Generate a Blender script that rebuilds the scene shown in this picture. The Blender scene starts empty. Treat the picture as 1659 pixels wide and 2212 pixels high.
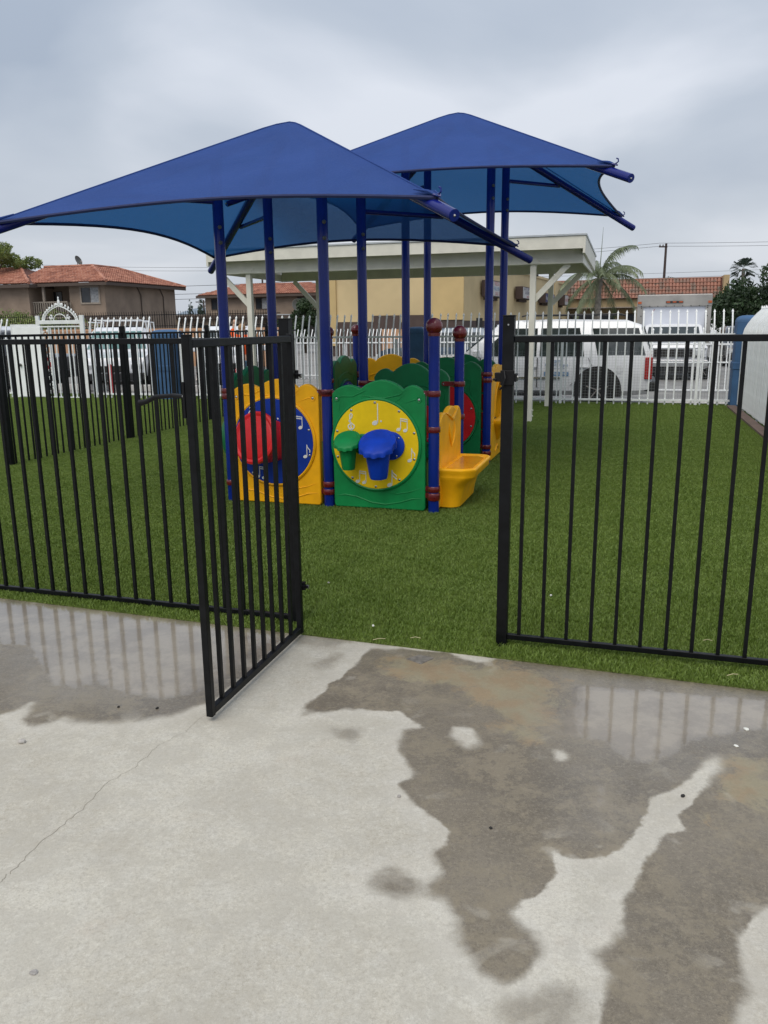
import bpy, bmesh, math, random
import numpy as np
from mathutils import Vector, Matrix
random.seed(7)
R = math.radians
SC = bpy.context.scene
COL = SC.collection

# ---------------------------------------------------------------- camera
EYE = 1.5
PITCH, ROLL, FPX = R(13.05), R(0.63), 1732.7
cam_data = bpy.data.cameras.new('camera')
cam = bpy.data.objects.new('camera', cam_data)
COL.objects.link(cam)
cf = Vector((0, math.cos(PITCH), -math.sin(PITCH)))
r0 = Vector((1, 0, 0)); u0 = Vector((0, math.sin(PITCH), math.cos(PITCH)))
cr = r0 * math.cos(ROLL) - u0 * math.sin(ROLL)
cu = r0 * math.sin(ROLL) + u0 * math.cos(ROLL)
cam.matrix_world = Matrix(((cr.x, cu.x, -cf.x, 0), (cr.y, cu.y, -cf.y, 0), (cr.z, cu.z, -cf.z, EYE), (0, 0, 0, 1)))
cam_data.sensor_fit = 'VERTICAL'; cam_data.sensor_height = 36.0; cam_data.sensor_width = 27.0
cam_data.lens = FPX / 2212.0 * 36.0
cam_data.clip_start = 0.05; cam_data.clip_end = 6000
SC.camera = cam

# ---------------------------------------------------------------- world: overcast sky
SUN_EL, SUN_AZ = R(58), R(205)
world = bpy.data.worlds.new('World'); SC.world = world; world.use_nodes = True
nt = world.node_tree; nt.nodes.clear()
def wn(t, **k):
    n = nt.nodes.new(t)
    for a, b in k.items(): setattr(n, a, b)
    return n
wo = wn('ShaderNodeOutputWorld'); bg = wn('ShaderNodeBackground'); bg.inputs['Strength'].default_value = 0.1
sky = wn('ShaderNodeTexSky'); sky.sky_type = 'NISHITA'; sky.sun_disc = False
sky.sun_elevation = SUN_EL; sky.sun_rotation = SUN_AZ; sky.air_density = 1.2; sky.dust_density = 3.0
tc = wn('ShaderNodeTexCoord'); sep = wn('ShaderNodeSeparateXYZ')
nt.links.new(tc.outputs['Generated'], sep.inputs[0])
def wmath(op, a, b=None):
    n = wn('ShaderNodeMath', operation=op)
    for i, v in enumerate((a, b)):
        if v is None: continue
        if isinstance(v, (int, float)): n.inputs[i].default_value = v
        else: nt.links.new(v, n.inputs[i])
    return n.outputs[0]
zc = wmath('MAXIMUM', sep.outputs[2], 0.0)
den = wmath('ADD', zc, 0.22)
px = wmath('DIVIDE', sep.outputs[0], den); py = wmath('DIVIDE', sep.outputs[1], den)
cmb = wn('ShaderNodeCombineXYZ'); nt.links.new(px, cmb.inputs[0]); nt.links.new(py, cmb.inputs[1]); cmb.inputs[2].default_value = 1.7
n1 = wn('ShaderNodeTexNoise'); n1.inputs['Scale'].default_value = 1.05; n1.inputs['Detail'].default_value = 6; n1.inputs['Roughness'].default_value = 0.42; n1.inputs['Distortion'].default_value = 0.25
nt.links.new(cmb.outputs[0], n1.inputs['Vector'])
rmp = wn('ShaderNodeValToRGB'); nt.links.new(n1.outputs[0], rmp.inputs[0])
e = rmp.color_ramp.elements
e[0].position = 0.38; e[0].color = (3.2, 3.7, 4.5, 1)
e[1].position = 0.63; e[1].color = (5.9, 6.2, 6.8, 1)
m_ = rmp.color_ramp.elements.new(0.5); m_.color = (4.1, 4.55, 5.25, 1)
# horizon glow of thinner cloud
hz = wmath('SUBTRACT', 1.0, wmath('MULTIPLY', zc, 4.2)); hz = wmath('MAXIMUM', hz, 0.0); hz = wmath('MULTIPLY', hz, 0.72)
mixh = wn('ShaderNodeMix', data_type='RGBA'); nt.links.new(hz, mixh.inputs[0]); nt.links.new(rmp.outputs[0], mixh.inputs[6]); mixh.inputs[7].default_value = (6.3, 6.6, 7.1, 1)
mixs = wn('ShaderNodeMix', data_type='RGBA'); mixs.inputs[0].default_value = 0.92
nt.links.new(sky.outputs[0], mixs.inputs[6]); nt.links.new(mixh.outputs[2], mixs.inputs[7])
ovc = wmath('ADD', wmath('MULTIPLY', zc, 0.55), 0.84)      # overcast skies brighten towards the zenith
mulz = wn('ShaderNodeVectorMath', operation='SCALE'); nt.links.new(mixs.outputs[2], mulz.inputs[0]); nt.links.new(ovc, mulz.inputs['Scale'])
nt.links.new(mulz.outputs[0], bg.inputs['Color']); nt.links.new(bg.outputs[0], wo.inputs[0])

sun_d = bpy.data.lights.new('sun', 'SUN'); sun_d.energy = 1.5; sun_d.angle = R(50); sun_d.color = (1.0, 0.93, 0.82)
sun = bpy.data.objects.new('sun', sun_d); COL.objects.link(sun)
sdir = Vector((math.sin(SUN_AZ) * math.cos(SUN_EL), math.cos(SUN_AZ) * math.cos(SUN_EL), math.sin(SUN_EL)))
sun.rotation_euler = sdir.to_track_quat('Z', 'Y').to_euler(); sun.location = (0, 0, 30)
SC.view_settings.view_transform = 'Standard'; SC.view_settings.look = 'None'
SC.view_settings.exposure = 0.42; SC.view_settings.gamma = 1.0; SC.view_settings.use_curve_mapping = False
SC.cycles.transparent_max_bounces = 16

# ---------------------------------------------------------------- site frame
TH = R(17.25)
def W(a, b, z=0.0):
    return Vector((a * math.cos(TH) + b * math.sin(TH), -a * math.sin(TH) + b * math.cos(TH), z))

# ---------------------------------------------------------------- materials
def mat(name, col, rough=0.5, metal=0.0, var=0.08, scale=8.0, bump=0.0, bscale=60.0, coat=0.0, col2=None, spec=None, fac=None, detail=4.0, alpha=None):
    m = bpy.data.materials.new(name); m.use_nodes = True
    t = m.node_tree; p = t.nodes['Principled BSDF']
    p.inputs['Roughness'].default_value = rough; p.inputs['Metallic'].default_value = metal
    if coat: p.inputs['Coat Weight'].default_value = coat; p.inputs['Coat Roughness'].default_value = 0.08
    if spec is not None: p.inputs['Specular IOR Level'].default_value = spec
    tcn = t.nodes.new('ShaderNodeTexCoord'); n = t.nodes.new('ShaderNodeTexNoise')
    n.inputs['Scale'].default_value = scale; n.inputs['Detail'].default_value = detail
    t.links.new(tcn.outputs['Object'], n.inputs['Vector'])
    rp = t.nodes.new('ShaderNodeValToRGB'); t.links.new(n.outputs[0], rp.inputs[0])
    c2 = col2 if col2 else tuple(min(1, c * (1 + var)) for c in col)
    c1 = col if col2 else tuple(c * (1 - var) for c in col)
    rp.color_ramp.elements[0].position = 0.35 if not fac else fac[0]; rp.color_ramp.elements[0].color = (*c1, 1)
    rp.color_ramp.elements[1].position = 0.65 if not fac else fac[1]; rp.color_ramp.elements[1].color = (*c2, 1)
    t.links.new(rp.outputs[0], p.inputs['Base Color'])
    rr = t.nodes.new('ShaderNodeMapRange'); rr.inputs[3].default_value = max(0.02, rough - 0.06); rr.inputs[4].default_value = min(1, rough + 0.08)
    n3 = t.nodes.new('ShaderNodeTexNoise'); n3.inputs['Scale'].default_value = scale * 2.3; n3.inputs['Detail'].default_value = 5
    t.links.new(tcn.outputs['Object'], n3.inputs['Vector']); t.links.new(n3.outputs[0], rr.inputs[0]); t.links.new(rr.outputs[0], p.inputs['Roughness'])
    if bump:
        n2 = t.nodes.new('ShaderNodeTexNoise'); n2.inputs['Scale'].default_value = bscale; n2.inputs['Detail'].default_value = 3
        t.links.new(tcn.outputs['Object'], n2.inputs['Vector'])
        b = t.nodes.new('ShaderNodeBump'); b.inputs['Strength'].default_value = bump; b.inputs['Distance'].default_value = 0.004
        t.links.new(n2.outputs[0], b.inputs['Height']); t.links.new(b.outputs[0], p.inputs['Normal'])
    return m
M = {}
M['black'] = mat('black_powdercoat', (0.0035, 0.004, 0.005), 0.42, 0, 0.4, 22, 0.08, 220, spec=0.22)
M['blackcap'] = mat('black_cap', (0.004, 0.004, 0.005), 0.5, spec=0.25)
M['white'] = mat('white_fence_paint', (0.78, 0.80, 0.80), 0.42, 0, 0.05, 9)
M['cream'] = mat('cream_wood_paint', (0.72, 0.70, 0.61), 0.6, 0, 0.06, 5, 0.15, 40)
M['drip'] = mat('drip_edge', (0.50, 0.53, 0.55), 0.4, 0.2)
M['bluepost'] = mat('blue_post', (0.004, 0.020, 0.20), 0.20, 0.0, 0.10, 5, coat=0.15, spec=0.3)
M['bluedark'] = mat('blue_rafter', (0.006, 0.012, 0.15), 0.22, 0, 0.1, 5, coat=0.2, spec=0.3)
M['clamp'] = mat('maroon_clamp', (0.13, 0.007, 0.010), 0.28, 0, 0.15, 12, coat=0.4)
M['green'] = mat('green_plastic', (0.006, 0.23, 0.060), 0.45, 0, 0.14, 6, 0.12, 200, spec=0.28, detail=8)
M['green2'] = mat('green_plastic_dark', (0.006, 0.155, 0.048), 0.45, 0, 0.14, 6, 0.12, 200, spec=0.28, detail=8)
M['yellow'] = mat('yellow_plastic', (0.93, 0.44, 0.006), 0.45, 0, 0.10, 6, 0.12, 200, spec=0.28, detail=8)
M['disc'] = mat('yellow_disc', (0.92, 0.62, 0.010), 0.48, 0, 0.07, 7, 0.08, 200, spec=0.22, detail=8)
M['blue'] = mat('blue_plastic', (0.004, 0.045, 0.42), 0.45, 0, 0.16, 9, 0.2, 160, spec=0.25, detail=8)
M['bluedisc'] = mat('blue_disc', (0.005, 0.035, 0.29), 0.48, 0, 0.1, 7, spec=0.25)
M['red'] = mat('red_plastic', (0.58, 0.014, 0.018), 0.42, 0, 0.12, 7, 0.1, 160, spec=0.3, detail=8)
M['whitep'] = mat('white_engraving', (0.72, 0.72, 0.66), 0.55)
M['steel'] = mat('stainless_bolt', (0.45, 0.45, 0.44), 0.25, 0.9)
M['greycap'] = mat('grey_bolt_cap', (0.10, 0.10, 0.09), 0.5)
M['fencered'] = mat('red_bollard', (0.42, 0.02, 0.02), 0.5)
M['asphalt'] = mat('asphalt', (0.14, 0.14, 0.138), 0.85, 0, 0.2, 3, 0.4, 60)
M['lot'] = mat('old_concrete_lot', (0.20, 0.195, 0.185), 0.8, 0, 0.2, 1.2, 0.3, 30, detail=9)
M['kerb'] = mat('kerb_concrete', (0.42, 0.40, 0.37), 0.85, 0, 0.12, 6, 0.3, 60)
M['brownkerb'] = mat('brown_kerb', (0.13, 0.085, 0.065), 0.8, 0, 0.2, 9, 0.3, 60)
M['pillar'] = mat('blue_pillar_paint', (0.036, 0.100, 0.21), 0.7, 0, 0.16, 4, 0.4, 30)
M['stuccobr'] = mat('brown_stucco', (0.27, 0.205, 0.155), 0.9, 0, 0.16, 0.7, 0.6, 25, detail=10)
M['stuccotrim'] = mat('stucco_trim', (0.33, 0.28, 0.23), 0.85)
M['fasciabr'] = mat('brown_fascia', (0.085, 0.062, 0.05), 0.8)
M['stuccoye'] = mat('yellow_stucco', (0.56, 0.44, 0.245), 0.9, 0, 0.13, 0.35, 0.4, 20, detail=10)
M['stuccoye2'] = mat('orange_stucco', (0.54, 0.40, 0.19), 0.9, 0, 0.08, 0.6)
M['brownbase'] = mat('brown_wall_base', (0.075, 0.052, 0.045), 0.85, 0, 0.1, 2)
M['stuccota'] = mat('tan_stucco', (0.42, 0.31, 0.17), 0.9, 0, 0.08, 1.0, 0.3, 30)
M['blockwall'] = mat('tan_block_wall', (0.46, 0.27, 0.16), 0.9, 0, 0.10, 2)
M['woodrail'] = mat('weathered_balcony', (0.26, 0.225, 0.185), 0.8, 0, 0.15, 4)
M['underlay'] = mat('roof_underlay', (0.10, 0.04, 0.03), 0.9)
M['glass'] = mat('window_glass', (0.03, 0.035, 0.042), 0.12, 0, 0.3, 1)
M['curtain'] = mat('curtain', (0.30, 0.31, 0.32), 0.7, 0, 0.25, 6)
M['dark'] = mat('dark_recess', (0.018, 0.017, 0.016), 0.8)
def tilemat(name, c1, c2, c3):
    m = bpy.data.materials.new(name); m.use_nodes = True; t = m.node_tree; p = t.nodes['Principled BSDF']
    oi = t.nodes.new('ShaderNodeNewGeometry'); rp = t.nodes.new('ShaderNodeValToRGB')
    ob = t.nodes.new('ShaderNodeTexCoord'); n = t.nodes.new('ShaderNodeTexNoise'); n.inputs['Scale'].default_value = 2.6; n.inputs['Detail'].default_value = 3
    geo = t.nodes.new('ShaderNodeNewGeometry'); wn2 = t.nodes.new('ShaderNodeTexWhiteNoise'); sn = t.nodes.new('ShaderNodeVectorMath'); sn.operation = 'SNAP'
    sn.inputs[1].default_value = (0.42, 0.42, 0.42)
    t.links.new(geo.outputs['Position'], sn.inputs[0]); t.links.new(sn.outputs[0], wn2.inputs[0])
    t.links.new(geo.outputs['Position'], n.inputs['Vector'])
    ad = t.nodes.new('ShaderNodeMath'); ad.operation = 'MULTIPLY_ADD'; ad.inputs[1].default_value = 0.7; t.links.new(wn2.outputs[0], ad.inputs[0])
    ml = t.nodes.new('ShaderNodeMath'); ml.operation = 'MULTIPLY'; ml.inputs[1].default_value = 0.35; t.links.new(n.outputs[0], ml.inputs[0]); t.links.new(ml.outputs[0], ad.inputs[2])
    t.links.new(ad.outputs[0], rp.inputs[0])
    rp.color_ramp.elements[0].position = 0.1; rp.color_ramp.elements[0].color = (*c1, 1)
    rp.color_ramp.elements[1].position = 0.92; rp.color_ramp.elements[1].color = (*c3, 1)
    k = rp.color_ramp.elements.new(0.5); k.color = (*c2, 1)
    t.links.new(rp.outputs[0], p.inputs['Base Color']); p.inputs['Roughness'].default_value = 0.75
    return m
M['tile'] = tilemat('clay_tile', (0.23, 0.09, 0.058), (0.36, 0.145, 0.092), (0.46, 0.22, 0.145))
M['tile2'] = tilemat('mixed_clay_tile', (0.13, 0.12, 0.095), (0.24, 0.115, 0.08), (0.32, 0.14, 0.095))
M['carwhite'] = mat('white_car_paint', (0.72, 0.73, 0.75), 0.22, 0, 0.03, 2, coat=0.7)
M['carsilver'] = mat('silver_car_paint', (0.36, 0.37, 0.38), 0.25, 0.4, 0.05, 2, coat=0.6)
M['carblue'] = mat('blue_grey_car_paint', (0.05, 0.08, 0.12), 0.25, 0.3, 0.05, 2, coat=0.6)
M['cardark'] = mat('dark_car_paint', (0.012, 0.013, 0.016), 0.25, 0.1, 0.05, 2, coat=0.6)
M['carglass'] = mat('car_glass', (0.020, 0.028, 0.028), 0.06, 0, 0.3, 3, coat=0.5)
M['teal'] = mat('tinted_teal_glass', (0.10, 0.20, 0.19), 0.08, 0, 0.3, 4, coat=0.5)
M['rubber'] = mat('tyre_rubber', (0.012, 0.012, 0.012), 0.8)
M['rim'] = mat('alloy_rim', (0.36, 0.33, 0.31), 0.35, 0.5)
M['chrome'] = mat('chrome', (0.55, 0.55, 0.56), 0.15, 0.9)
M['plastic'] = mat('dark_trim', (0.02, 0.02, 0.021), 0.55)
M['redlamp'] = mat('red_lamp', (0.35, 0.01, 0.01), 0.2, coat=0.5)
M['amber'] = mat('amber_lamp', (0.45, 0.10, 0.03), 0.3)
M['lamp'] = mat('headlamp', (0.55, 0.57, 0.58), 0.15, 0.3, coat=0.5)
M['aluminium'] = mat('box_aluminium', (0.34, 0.33, 0.31), 0.5, 0.3, 0.15, 2)
M['boxwhite'] = mat('box_front_panel', (0.60, 0.63, 0.70), 0.5, 0, 0.04, 2)
M['sheet'] = mat('white_sheet', (0.88, 0.90, 0.90), 0.6, 0, 0.05, 3, 0.3, 15)
M['bark'] = mat('bark', (0.10, 0.08, 0.06), 0.9, 0, 0.3, 4, 0.8, 12)
M['palmbark'] = mat('palm_bark', (0.20, 0.18, 0.155), 0.9, 0, 0.3, 6, 0.8, 10)
M['signbrown'] = mat('sign_box_brown', (0.05, 0.03, 0.025), 0.6)
M['signface'] = mat('sign_face', (0.46, 0.46, 0.46), 0.5, 0, 0.06, 1)
M['signnavy'] = mat('sign_face_navy', (0.03, 0.045, 0.14), 0.5)
M['txtdark'] = mat('sign_lettering_dark', (0.08, 0.08, 0.11), 0.6)
M['txtred'] = mat('sign_lettering_red', (0.40, 0.12, 0.12), 0.6)
M['txtblue'] = mat('lettering_blue', (0.08, 0.20, 0.36), 0.6)
M['skin'] = mat('skin', (0.50, 0.30, 0.21), 0.5)
M['orange'] = mat('orange_hoodie', (0.75, 0.10, 0.015), 0.85, 0, 0.12, 9, 0.5, 30)
M['denim'] = mat('denim', (0.06, 0.11, 0.17), 0.9, 0, 0.25, 20)
M['cap'] = mat('tan_cap', (0.30, 0.18, 0.09), 0.9)
M['stone'] = mat('stone', (0.33, 0.31, 0.29), 0.9, 0, 0.2, 60, 0.5, 90)
M['paleblock'] = mat('pale_block', (0.45, 0.44, 0.42), 0.85, 0, 0.1, 5)
def leafmat(name, c1, c2, trans=0.25):
    m = bpy.data.materials.new(name); m.use_nodes = True; t = m.node_tree
    p = t.nodes['Principled BSDF']; out = t.nodes['Material Output']
    g = t.nodes.new('ShaderNodeTexCoord'); n = t.nodes.new('ShaderNodeTexNoise'); n.inputs['Scale'].default_value = 1.1; n.inputs['Detail'].default_value = 6
    t.links.new(g.outputs['Object'], n.inputs['Vector']); rp = t.nodes.new('ShaderNodeValToRGB'); t.links.new(n.outputs[0], rp.inputs[0])
    rp.color_ramp.elements[0].position = 0.35; rp.color_ramp.elements[0].color = (*c1, 1); rp.color_ramp.elements[1].position = 0.65; rp.color_ramp.elements[1].color = (*c2, 1)
    t.links.new(rp.outputs[0], p.inputs['Base Color']); p.inputs['Roughness'].default_value = 0.55
    tr = t.nodes.new('ShaderNodeBsdfTranslucent'); t.links.new(rp.outputs[0], tr.inputs[0])
    mx = t.nodes.new('ShaderNodeMixShader'); mx.inputs[0].default_value = trans
    t.links.new(p.outputs[0], mx.inputs[1]); t.links.new(tr.outputs[0], mx.inputs[2]); t.links.new(mx.outputs[0], out.inputs[0])
    return m
M['leafdark'] = leafmat('dark_leaves', (0.018, 0.035, 0.014), (0.045, 0.085, 0.03))
M['leaf'] = leafmat('green_leaves', (0.09, 0.13, 0.03), (0.26, 0.32, 0.09))
M['palmleaf'] = leafmat('palm_leaves', (0.09, 0.12, 0.05), (0.25, 0.29, 0.17))
M['farleaf'] = leafmat('far_leaves', (0.05, 0.075, 0.06), (0.08, 0.11, 0.08))
M['weed'] = leafmat('weeds', (0.12, 0.15, 0.04), (0.25, 0.28, 0.09))
M['blade'] = leafmat('turf_blade', (0.115, 0.170, 0.022), (0.215, 0.270, 0.058), 0.3)
bt_ = M['blade'].node_tree; gm_ = bt_.nodes.new('ShaderNodeNewGeometry'); rr_ = bt_.nodes.new('ShaderNodeValToRGB')
rr_.color_ramp.elements[0].color = (0.070, 0.125, 0.014, 1); rr_.color_ramp.elements[1].color = (0.235, 0.345, 0.062, 1); rr_.color_ramp.elements[1].position = 1.0
k_ = rr_.color_ramp.elements.new(0.55); k_.color = (0.165, 0.262, 0.038, 1)
bt_.links.new(gm_.outputs['Random Per Island'], rr_.inputs[0])
mxb = bt_.nodes.new('ShaderNodeMix'); mxb.data_type = 'RGBA'; mxb.inputs[0].default_value = 0.7
pb_ = bt_.nodes['Principled BSDF']; src = pb_.inputs['Base Color'].links[0].from_socket
bt_.links.new(src, mxb.inputs[6]); bt_.links.new(rr_.outputs[0], mxb.inputs[7]); bt_.links.new(mxb.outputs[2], pb_.inputs['Base Color'])
def cloth_mat():
    m = bpy.data.materials.new('blue_shade_cloth'); m.use_nodes = True; t = m.node_tree
    p = t.nodes['Principled BSDF']; out = t.nodes['Material Output']
    g = t.nodes.new('ShaderNodeTexCoord'); n = t.nodes.new('ShaderNodeTexNoise'); n.inputs['Scale'].default_value = 2; n.inputs['Detail'].default_value = 4
    t.links.new(g.outputs['Object'], n.inputs['Vector']); rp = t.nodes.new('ShaderNodeValToRGB'); t.links.new(n.outputs[0], rp.inputs[0])
    rp.color_ramp.elements[0].position = 0.3; rp.color_ramp.elements[0].color = (0.048, 0.105, 0.35, 1)
    rp.color_ramp.elements[1].position = 0.7; rp.color_ramp.elements[1].color = (0.057, 0.120, 0.40, 1)
    t.links.new(rp.outputs[0], p.inputs['Base Color']); p.inputs['Roughness'].default_value = 0.8; p.inputs['Specular IOR Level'].default_value = 0.25
    n2 = t.nodes.new('ShaderNodeTexNoise'); n2.inputs['Scale'].default_value = 80; n2.inputs['Detail'].default_value = 3
    mp = t.nodes.new('ShaderNodeMapping'); mp.inputs['Scale'].default_value = (1, 1, 0.35); t.links.new(g.outputs['Object'], mp.inputs[0]); t.links.new(mp.outputs[0], n2.inputs['Vector'])
    b = t.nodes.new('ShaderNodeBump'); b.inputs['Strength'].default_value = 0.6; b.inputs['Distance'].default_value = 0.006; t.links.new(n2.outputs[0], b.inputs['Height'])
    n4 = t.nodes.new('ShaderNodeTexNoise'); n4.inputs['Scale'].default_value = 2.2; n4.inputs['Detail'].default_value = 3; n4.inputs['Distortion'].default_value = 1.2; t.links.new(g.outputs['Object'], n4.inputs['Vector'])
    b4 = t.nodes.new('ShaderNodeBump'); b4.inputs['Strength'].default_value = 0.35; b4.inputs['Distance'].default_value = 0.05; t.links.new(n4.outputs[0], b4.inputs['Height']); t.links.new(b.outputs[0], b4.inputs['Normal']); t.links.new(b4.outputs[0], p.inputs['Normal'])
    tr = t.nodes.new('ShaderNodeBsdfTranslucent'); tr.inputs[0].default_value = (0.005, 0.090, 0.27, 1)
    rv = t.nodes.new('ShaderNodeMapRange'); rv.inputs[1].default_value = 0.3; rv.inputs[2].default_value = 0.7; rv.inputs[3].default_value = 0.08; rv.inputs[4].default_value = 0.17
    t.links.new(n2.outputs[0], rv.inputs[0])
    tp = t.nodes.new('ShaderNodeBsdfTransparent'); tp.inputs[0].default_value = (0.25, 0.45, 0.75, 1)
    mx = t.nodes.new('ShaderNodeMixShader'); mx.inputs[0].default_value = 0.38; t.links.new(p.outputs[0], mx.inputs[1]); t.links.new(tr.outputs[0], mx.inputs[2])
    m2 = t.nodes.new('ShaderNodeMixShader'); t.links.new(rv.outputs[0], m2.inputs[0]); t.links.new(mx.outputs[0], m2.inputs[1]); t.links.new(tp.outputs[0], m2.inputs[2])
    t.links.new(m2.outputs[0], out.inputs[0]); return m
M['cloth'] = cloth_mat()
M['hem'] = mat('navy_hem', (0.012, 0.02, 0.08), 0.8)

# ---------------------------------------------------------------- geometry helpers
class MB:
    def __init__(s): s.v = []; s.f = []
    def add(s, vs, fs):
        n = len(s.v); s.v += [tuple(v) for v in vs]; s.f += [tuple(i + n for i in f) for f in fs]; return s
    def box(s, x0, x1, y0, y1, z0, z1):
        return s.add([(x0,y0,z0),(x1,y0,z0),(x1,y1,z0),(x0,y1,z0),(x0,y0,z1),(x1,y0,z1),(x1,y1,z1),(x0,y1,z1)],
                     [(0,3,2,1),(4,5,6,7),(0,1,5,4),(1,2,6,5),(2,3,7,6),(3,0,4,7)])
    def cbox(s, c, d, m=None):
        vs = [Vector((sx*d[0]/2, sy*d[1]/2, sz*d[2]/2)) for sz in (-1,1) for sx, sy in ((-1,-1),(1,-1),(1,1),(-1,1))]
        vs = [(m @ v if m else v) + Vector(c) for v in vs]
        return s.add(vs, [(0,3,2,1),(4,5,6,7),(0,1,5,4),(1,2,6,5),(2,3,7,6),(3,0,4,7)])
    def bar(s, p, q, w, h):            # rectangular bar from p to q
        p = Vector(p); q = Vector(q); d = q - p; L = d.length; d.normalize()
        up = Vector((0,0,1)) if abs(d.z) < 0.95 else Vector((0,1,0))
        sx = d.cross(up).normalized(); sy = sx.cross(d).normalized()
        vs = []
        for e in (p, q):
            for a, b in ((-1,-1),(1,-1),(1,1),(-1,1)): vs.append(e + sx*a*w/2 + sy*b*h/2)
        return s.add(vs, [(0,3,2,1),(4,5,6,7),(0,1,5,4),(1,2,6,5),(2,3,7,6),(3,0,4,7)])
    def tube(s, pts, r, n=10, cap=True, r2=None):
        pts = [Vector(p) for p in pts]; m = len(pts); ref = Vector((0,0,1)); vs = []; prev = None
        for i, p in enumerate(pts):
            d = (pts[min(i+1,m-1)] - pts[max(i-1,0)]).normalized()
            if prev is None:
                a = d.cross(ref if abs(d.z) < 0.9 else Vector((0,1,0))).normalized()
            else:
                a = (prev - d * prev.dot(d)).normalized()
            prev = a; b = d.cross(a)
            rr = r[i] if isinstance(r, (list, tuple)) else r
            for k in range(n):
                t = 2*math.pi*k/n; vs.append(p + a*math.cos(t)*rr + b*math.sin(t)*rr)
        fs = [(i*n+k, i*n+(k+1)%n, (i+1)*n+(k+1)%n, (i+1)*n+k) for i in range(m-1) for k in range(n)]
        if cap: fs += [tuple(range(n-1,-1,-1)), tuple(range((m-1)*n, m*n))]
        return s.add(vs, fs)
    def lathe(s, prof, n=20, c=(0,0,0), axis='Z', m=None, mod=None):   # prof: (r, h)
        vs = []
        for j, (r, h) in enumerate(prof):
            for k in range(n):
                t = 2*math.pi*k/n; rr = r * (mod(k, j) if mod else 1)
                v = Vector((rr*math.cos(t), rr*math.sin(t), h))
                if axis == 'Y': v = Vector((v.x, v.z, v.y))
                if axis == 'X': v = Vector((v.z, v.x, v.y))
                if m: v = m @ v
                vs.append(v + Vector(c))
        fs = [(j*n+k, j*n+(k+1)%n, (j+1)*n+(k+1)%n, (j+1)*n+k) for j in range(len(prof)-1) for k in range(n)]
        fs += [tuple(range(n-1,-1,-1)), tuple(range((len(prof)-1)*n, len(prof)*n))]
        return s.add(vs, fs)
    def ellipsoid(s, c, r, nu=16, nv=10, m=None):
        vs = []; fs = []
        for j in range(nv+1):
            ph = math.pi*j/nv
            for k in range(nu):
                t = 2*math.pi*k/nu
                v = Vector((r[0]*math.sin(ph)*math.cos(t), r[1]*math.sin(ph)*math.sin(t), r[2]*math.cos(ph)))
                if m: v = m @ v
                vs.append(v + Vector(c))
        for j in range(nv):
            for k in range(nu): fs.append((j*nu+k, (j+1)*nu+k, (j+1)*nu+(k+1)%nu, j*nu+(k+1)%nu))
        return s.add(vs, fs)
    def prism(s, poly, y0, y1):         # polygon in x,z extruded along y
        n = len(poly)
        vs = [(x, y0, z) for x, z in poly] + [(x, y1, z) for x, z in poly]
        fs = [tuple(range(n)), tuple(range(2*n-1, n-1, -1))] + [(i, n+i, n+(i+1)%n, (i+1)%n) for i in range(n)]
        return s.add(vs, fs)
    def prismz(s, poly, z0, z1):
        n = len(poly)
        vs = [(x, y, z0) for x, y in poly] + [(x, y, z1) for x, y in poly]
        fs = [tuple(range(n-1,-1,-1)), tuple(range(n, 2*n))] + [(i, (i+1)%n, n+(i+1)%n, n+i) for i in range(n)]
        return s.add(vs, fs)
    def quad(s, a, b, c, d): return s.add([a,b,c,d], [(0,1,2,3)])
    def xf(s, m): s.v = [tuple(m @ Vector(v)) for v in s.v]; return s
    def mesh(s, name, material=None, smooth=False):
        me = bpy.data.meshes.new(name); me.from_pydata(s.v, [], s.f); me.update()
        if material: me.materials.append(material)
        if smooth:
            me.polygons.foreach_set('use_smooth', [True]*len(me.polygons))
            me.update()
        return me
def fixn(me):
    bm = bmesh.new(); bm.from_mesh(me); bmesh.ops.recalc_face_normals(bm, faces=bm.faces); bm.to_mesh(me); bm.free(); return me
def obj(name, mb, material, parent=None, smooth=False, bevel=0, seg=2, loc=None, rot=None, label=None, kind=None, angle=40):
    if isinstance(mb, MB):
        me = fixn(mb.mesh(name, M[material] if isinstance(material, str) else material, False))
        if smooth:
            me.shade_smooth() if hasattr(me, 'shade_smooth') else None
            me.polygons.foreach_set('use_smooth', [True]*len(me.polygons))
            try: me.set_sharp_from_angle(angle=R(angle))
            except Exception: pass
    else: me = mb
    o = bpy.data.objects.new(name, me); COL.objects.link(o)
    if parent: o.parent = parent
    if loc is not None: o.location = loc
    if rot is not None: o.rotation_euler = rot
    if bevel:
        b = o.modifiers.new('bevel', 'BEVEL'); b.width = bevel; b.segments = seg; b.limit_method = 'ANGLE'; b.angle_limit = R(35)
        me.polygons.foreach_set('use_smooth', [True]*len(me.polygons))
        b.harden_normals = True
    if label: o['label'] = label
    if kind: o['kind'] = kind
    return o
def tag(o, label, cat, group=None):
    o['label'] = label; o['category'] = cat
    if group: o['group'] = group
    return o
def thing(name, label, cat, loc, rz=None, group=None):
    o = bpy.data.objects.new(name, None); COL.objects.link(o); o.empty_display_size = 0.2
    o.location = loc; o.rotation_euler = (0, 0, -TH if rz is None else rz)
    return tag(o, label, cat, group)
def inst(name, me, parent, loc, rot=(0,0,0), scale=None):
    o = bpy.data.objects.new(name, me); COL.objects.link(o); o.parent = parent; o.location = loc; o.rotation_euler = rot
    if scale: o.scale = scale
    return o
def dup(root, loc, rz=None, label=None):
    def cp(o, par):
        c = o.copy(); COL.objects.link(c); c.parent = par
        for ch in o.children: cp(ch, c)
        return c
    c = cp(root, None); c.location = loc
    if rz is not None: c.rotation_euler = (0,0,rz)
    if label: c['label'] = label
    return c
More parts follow.
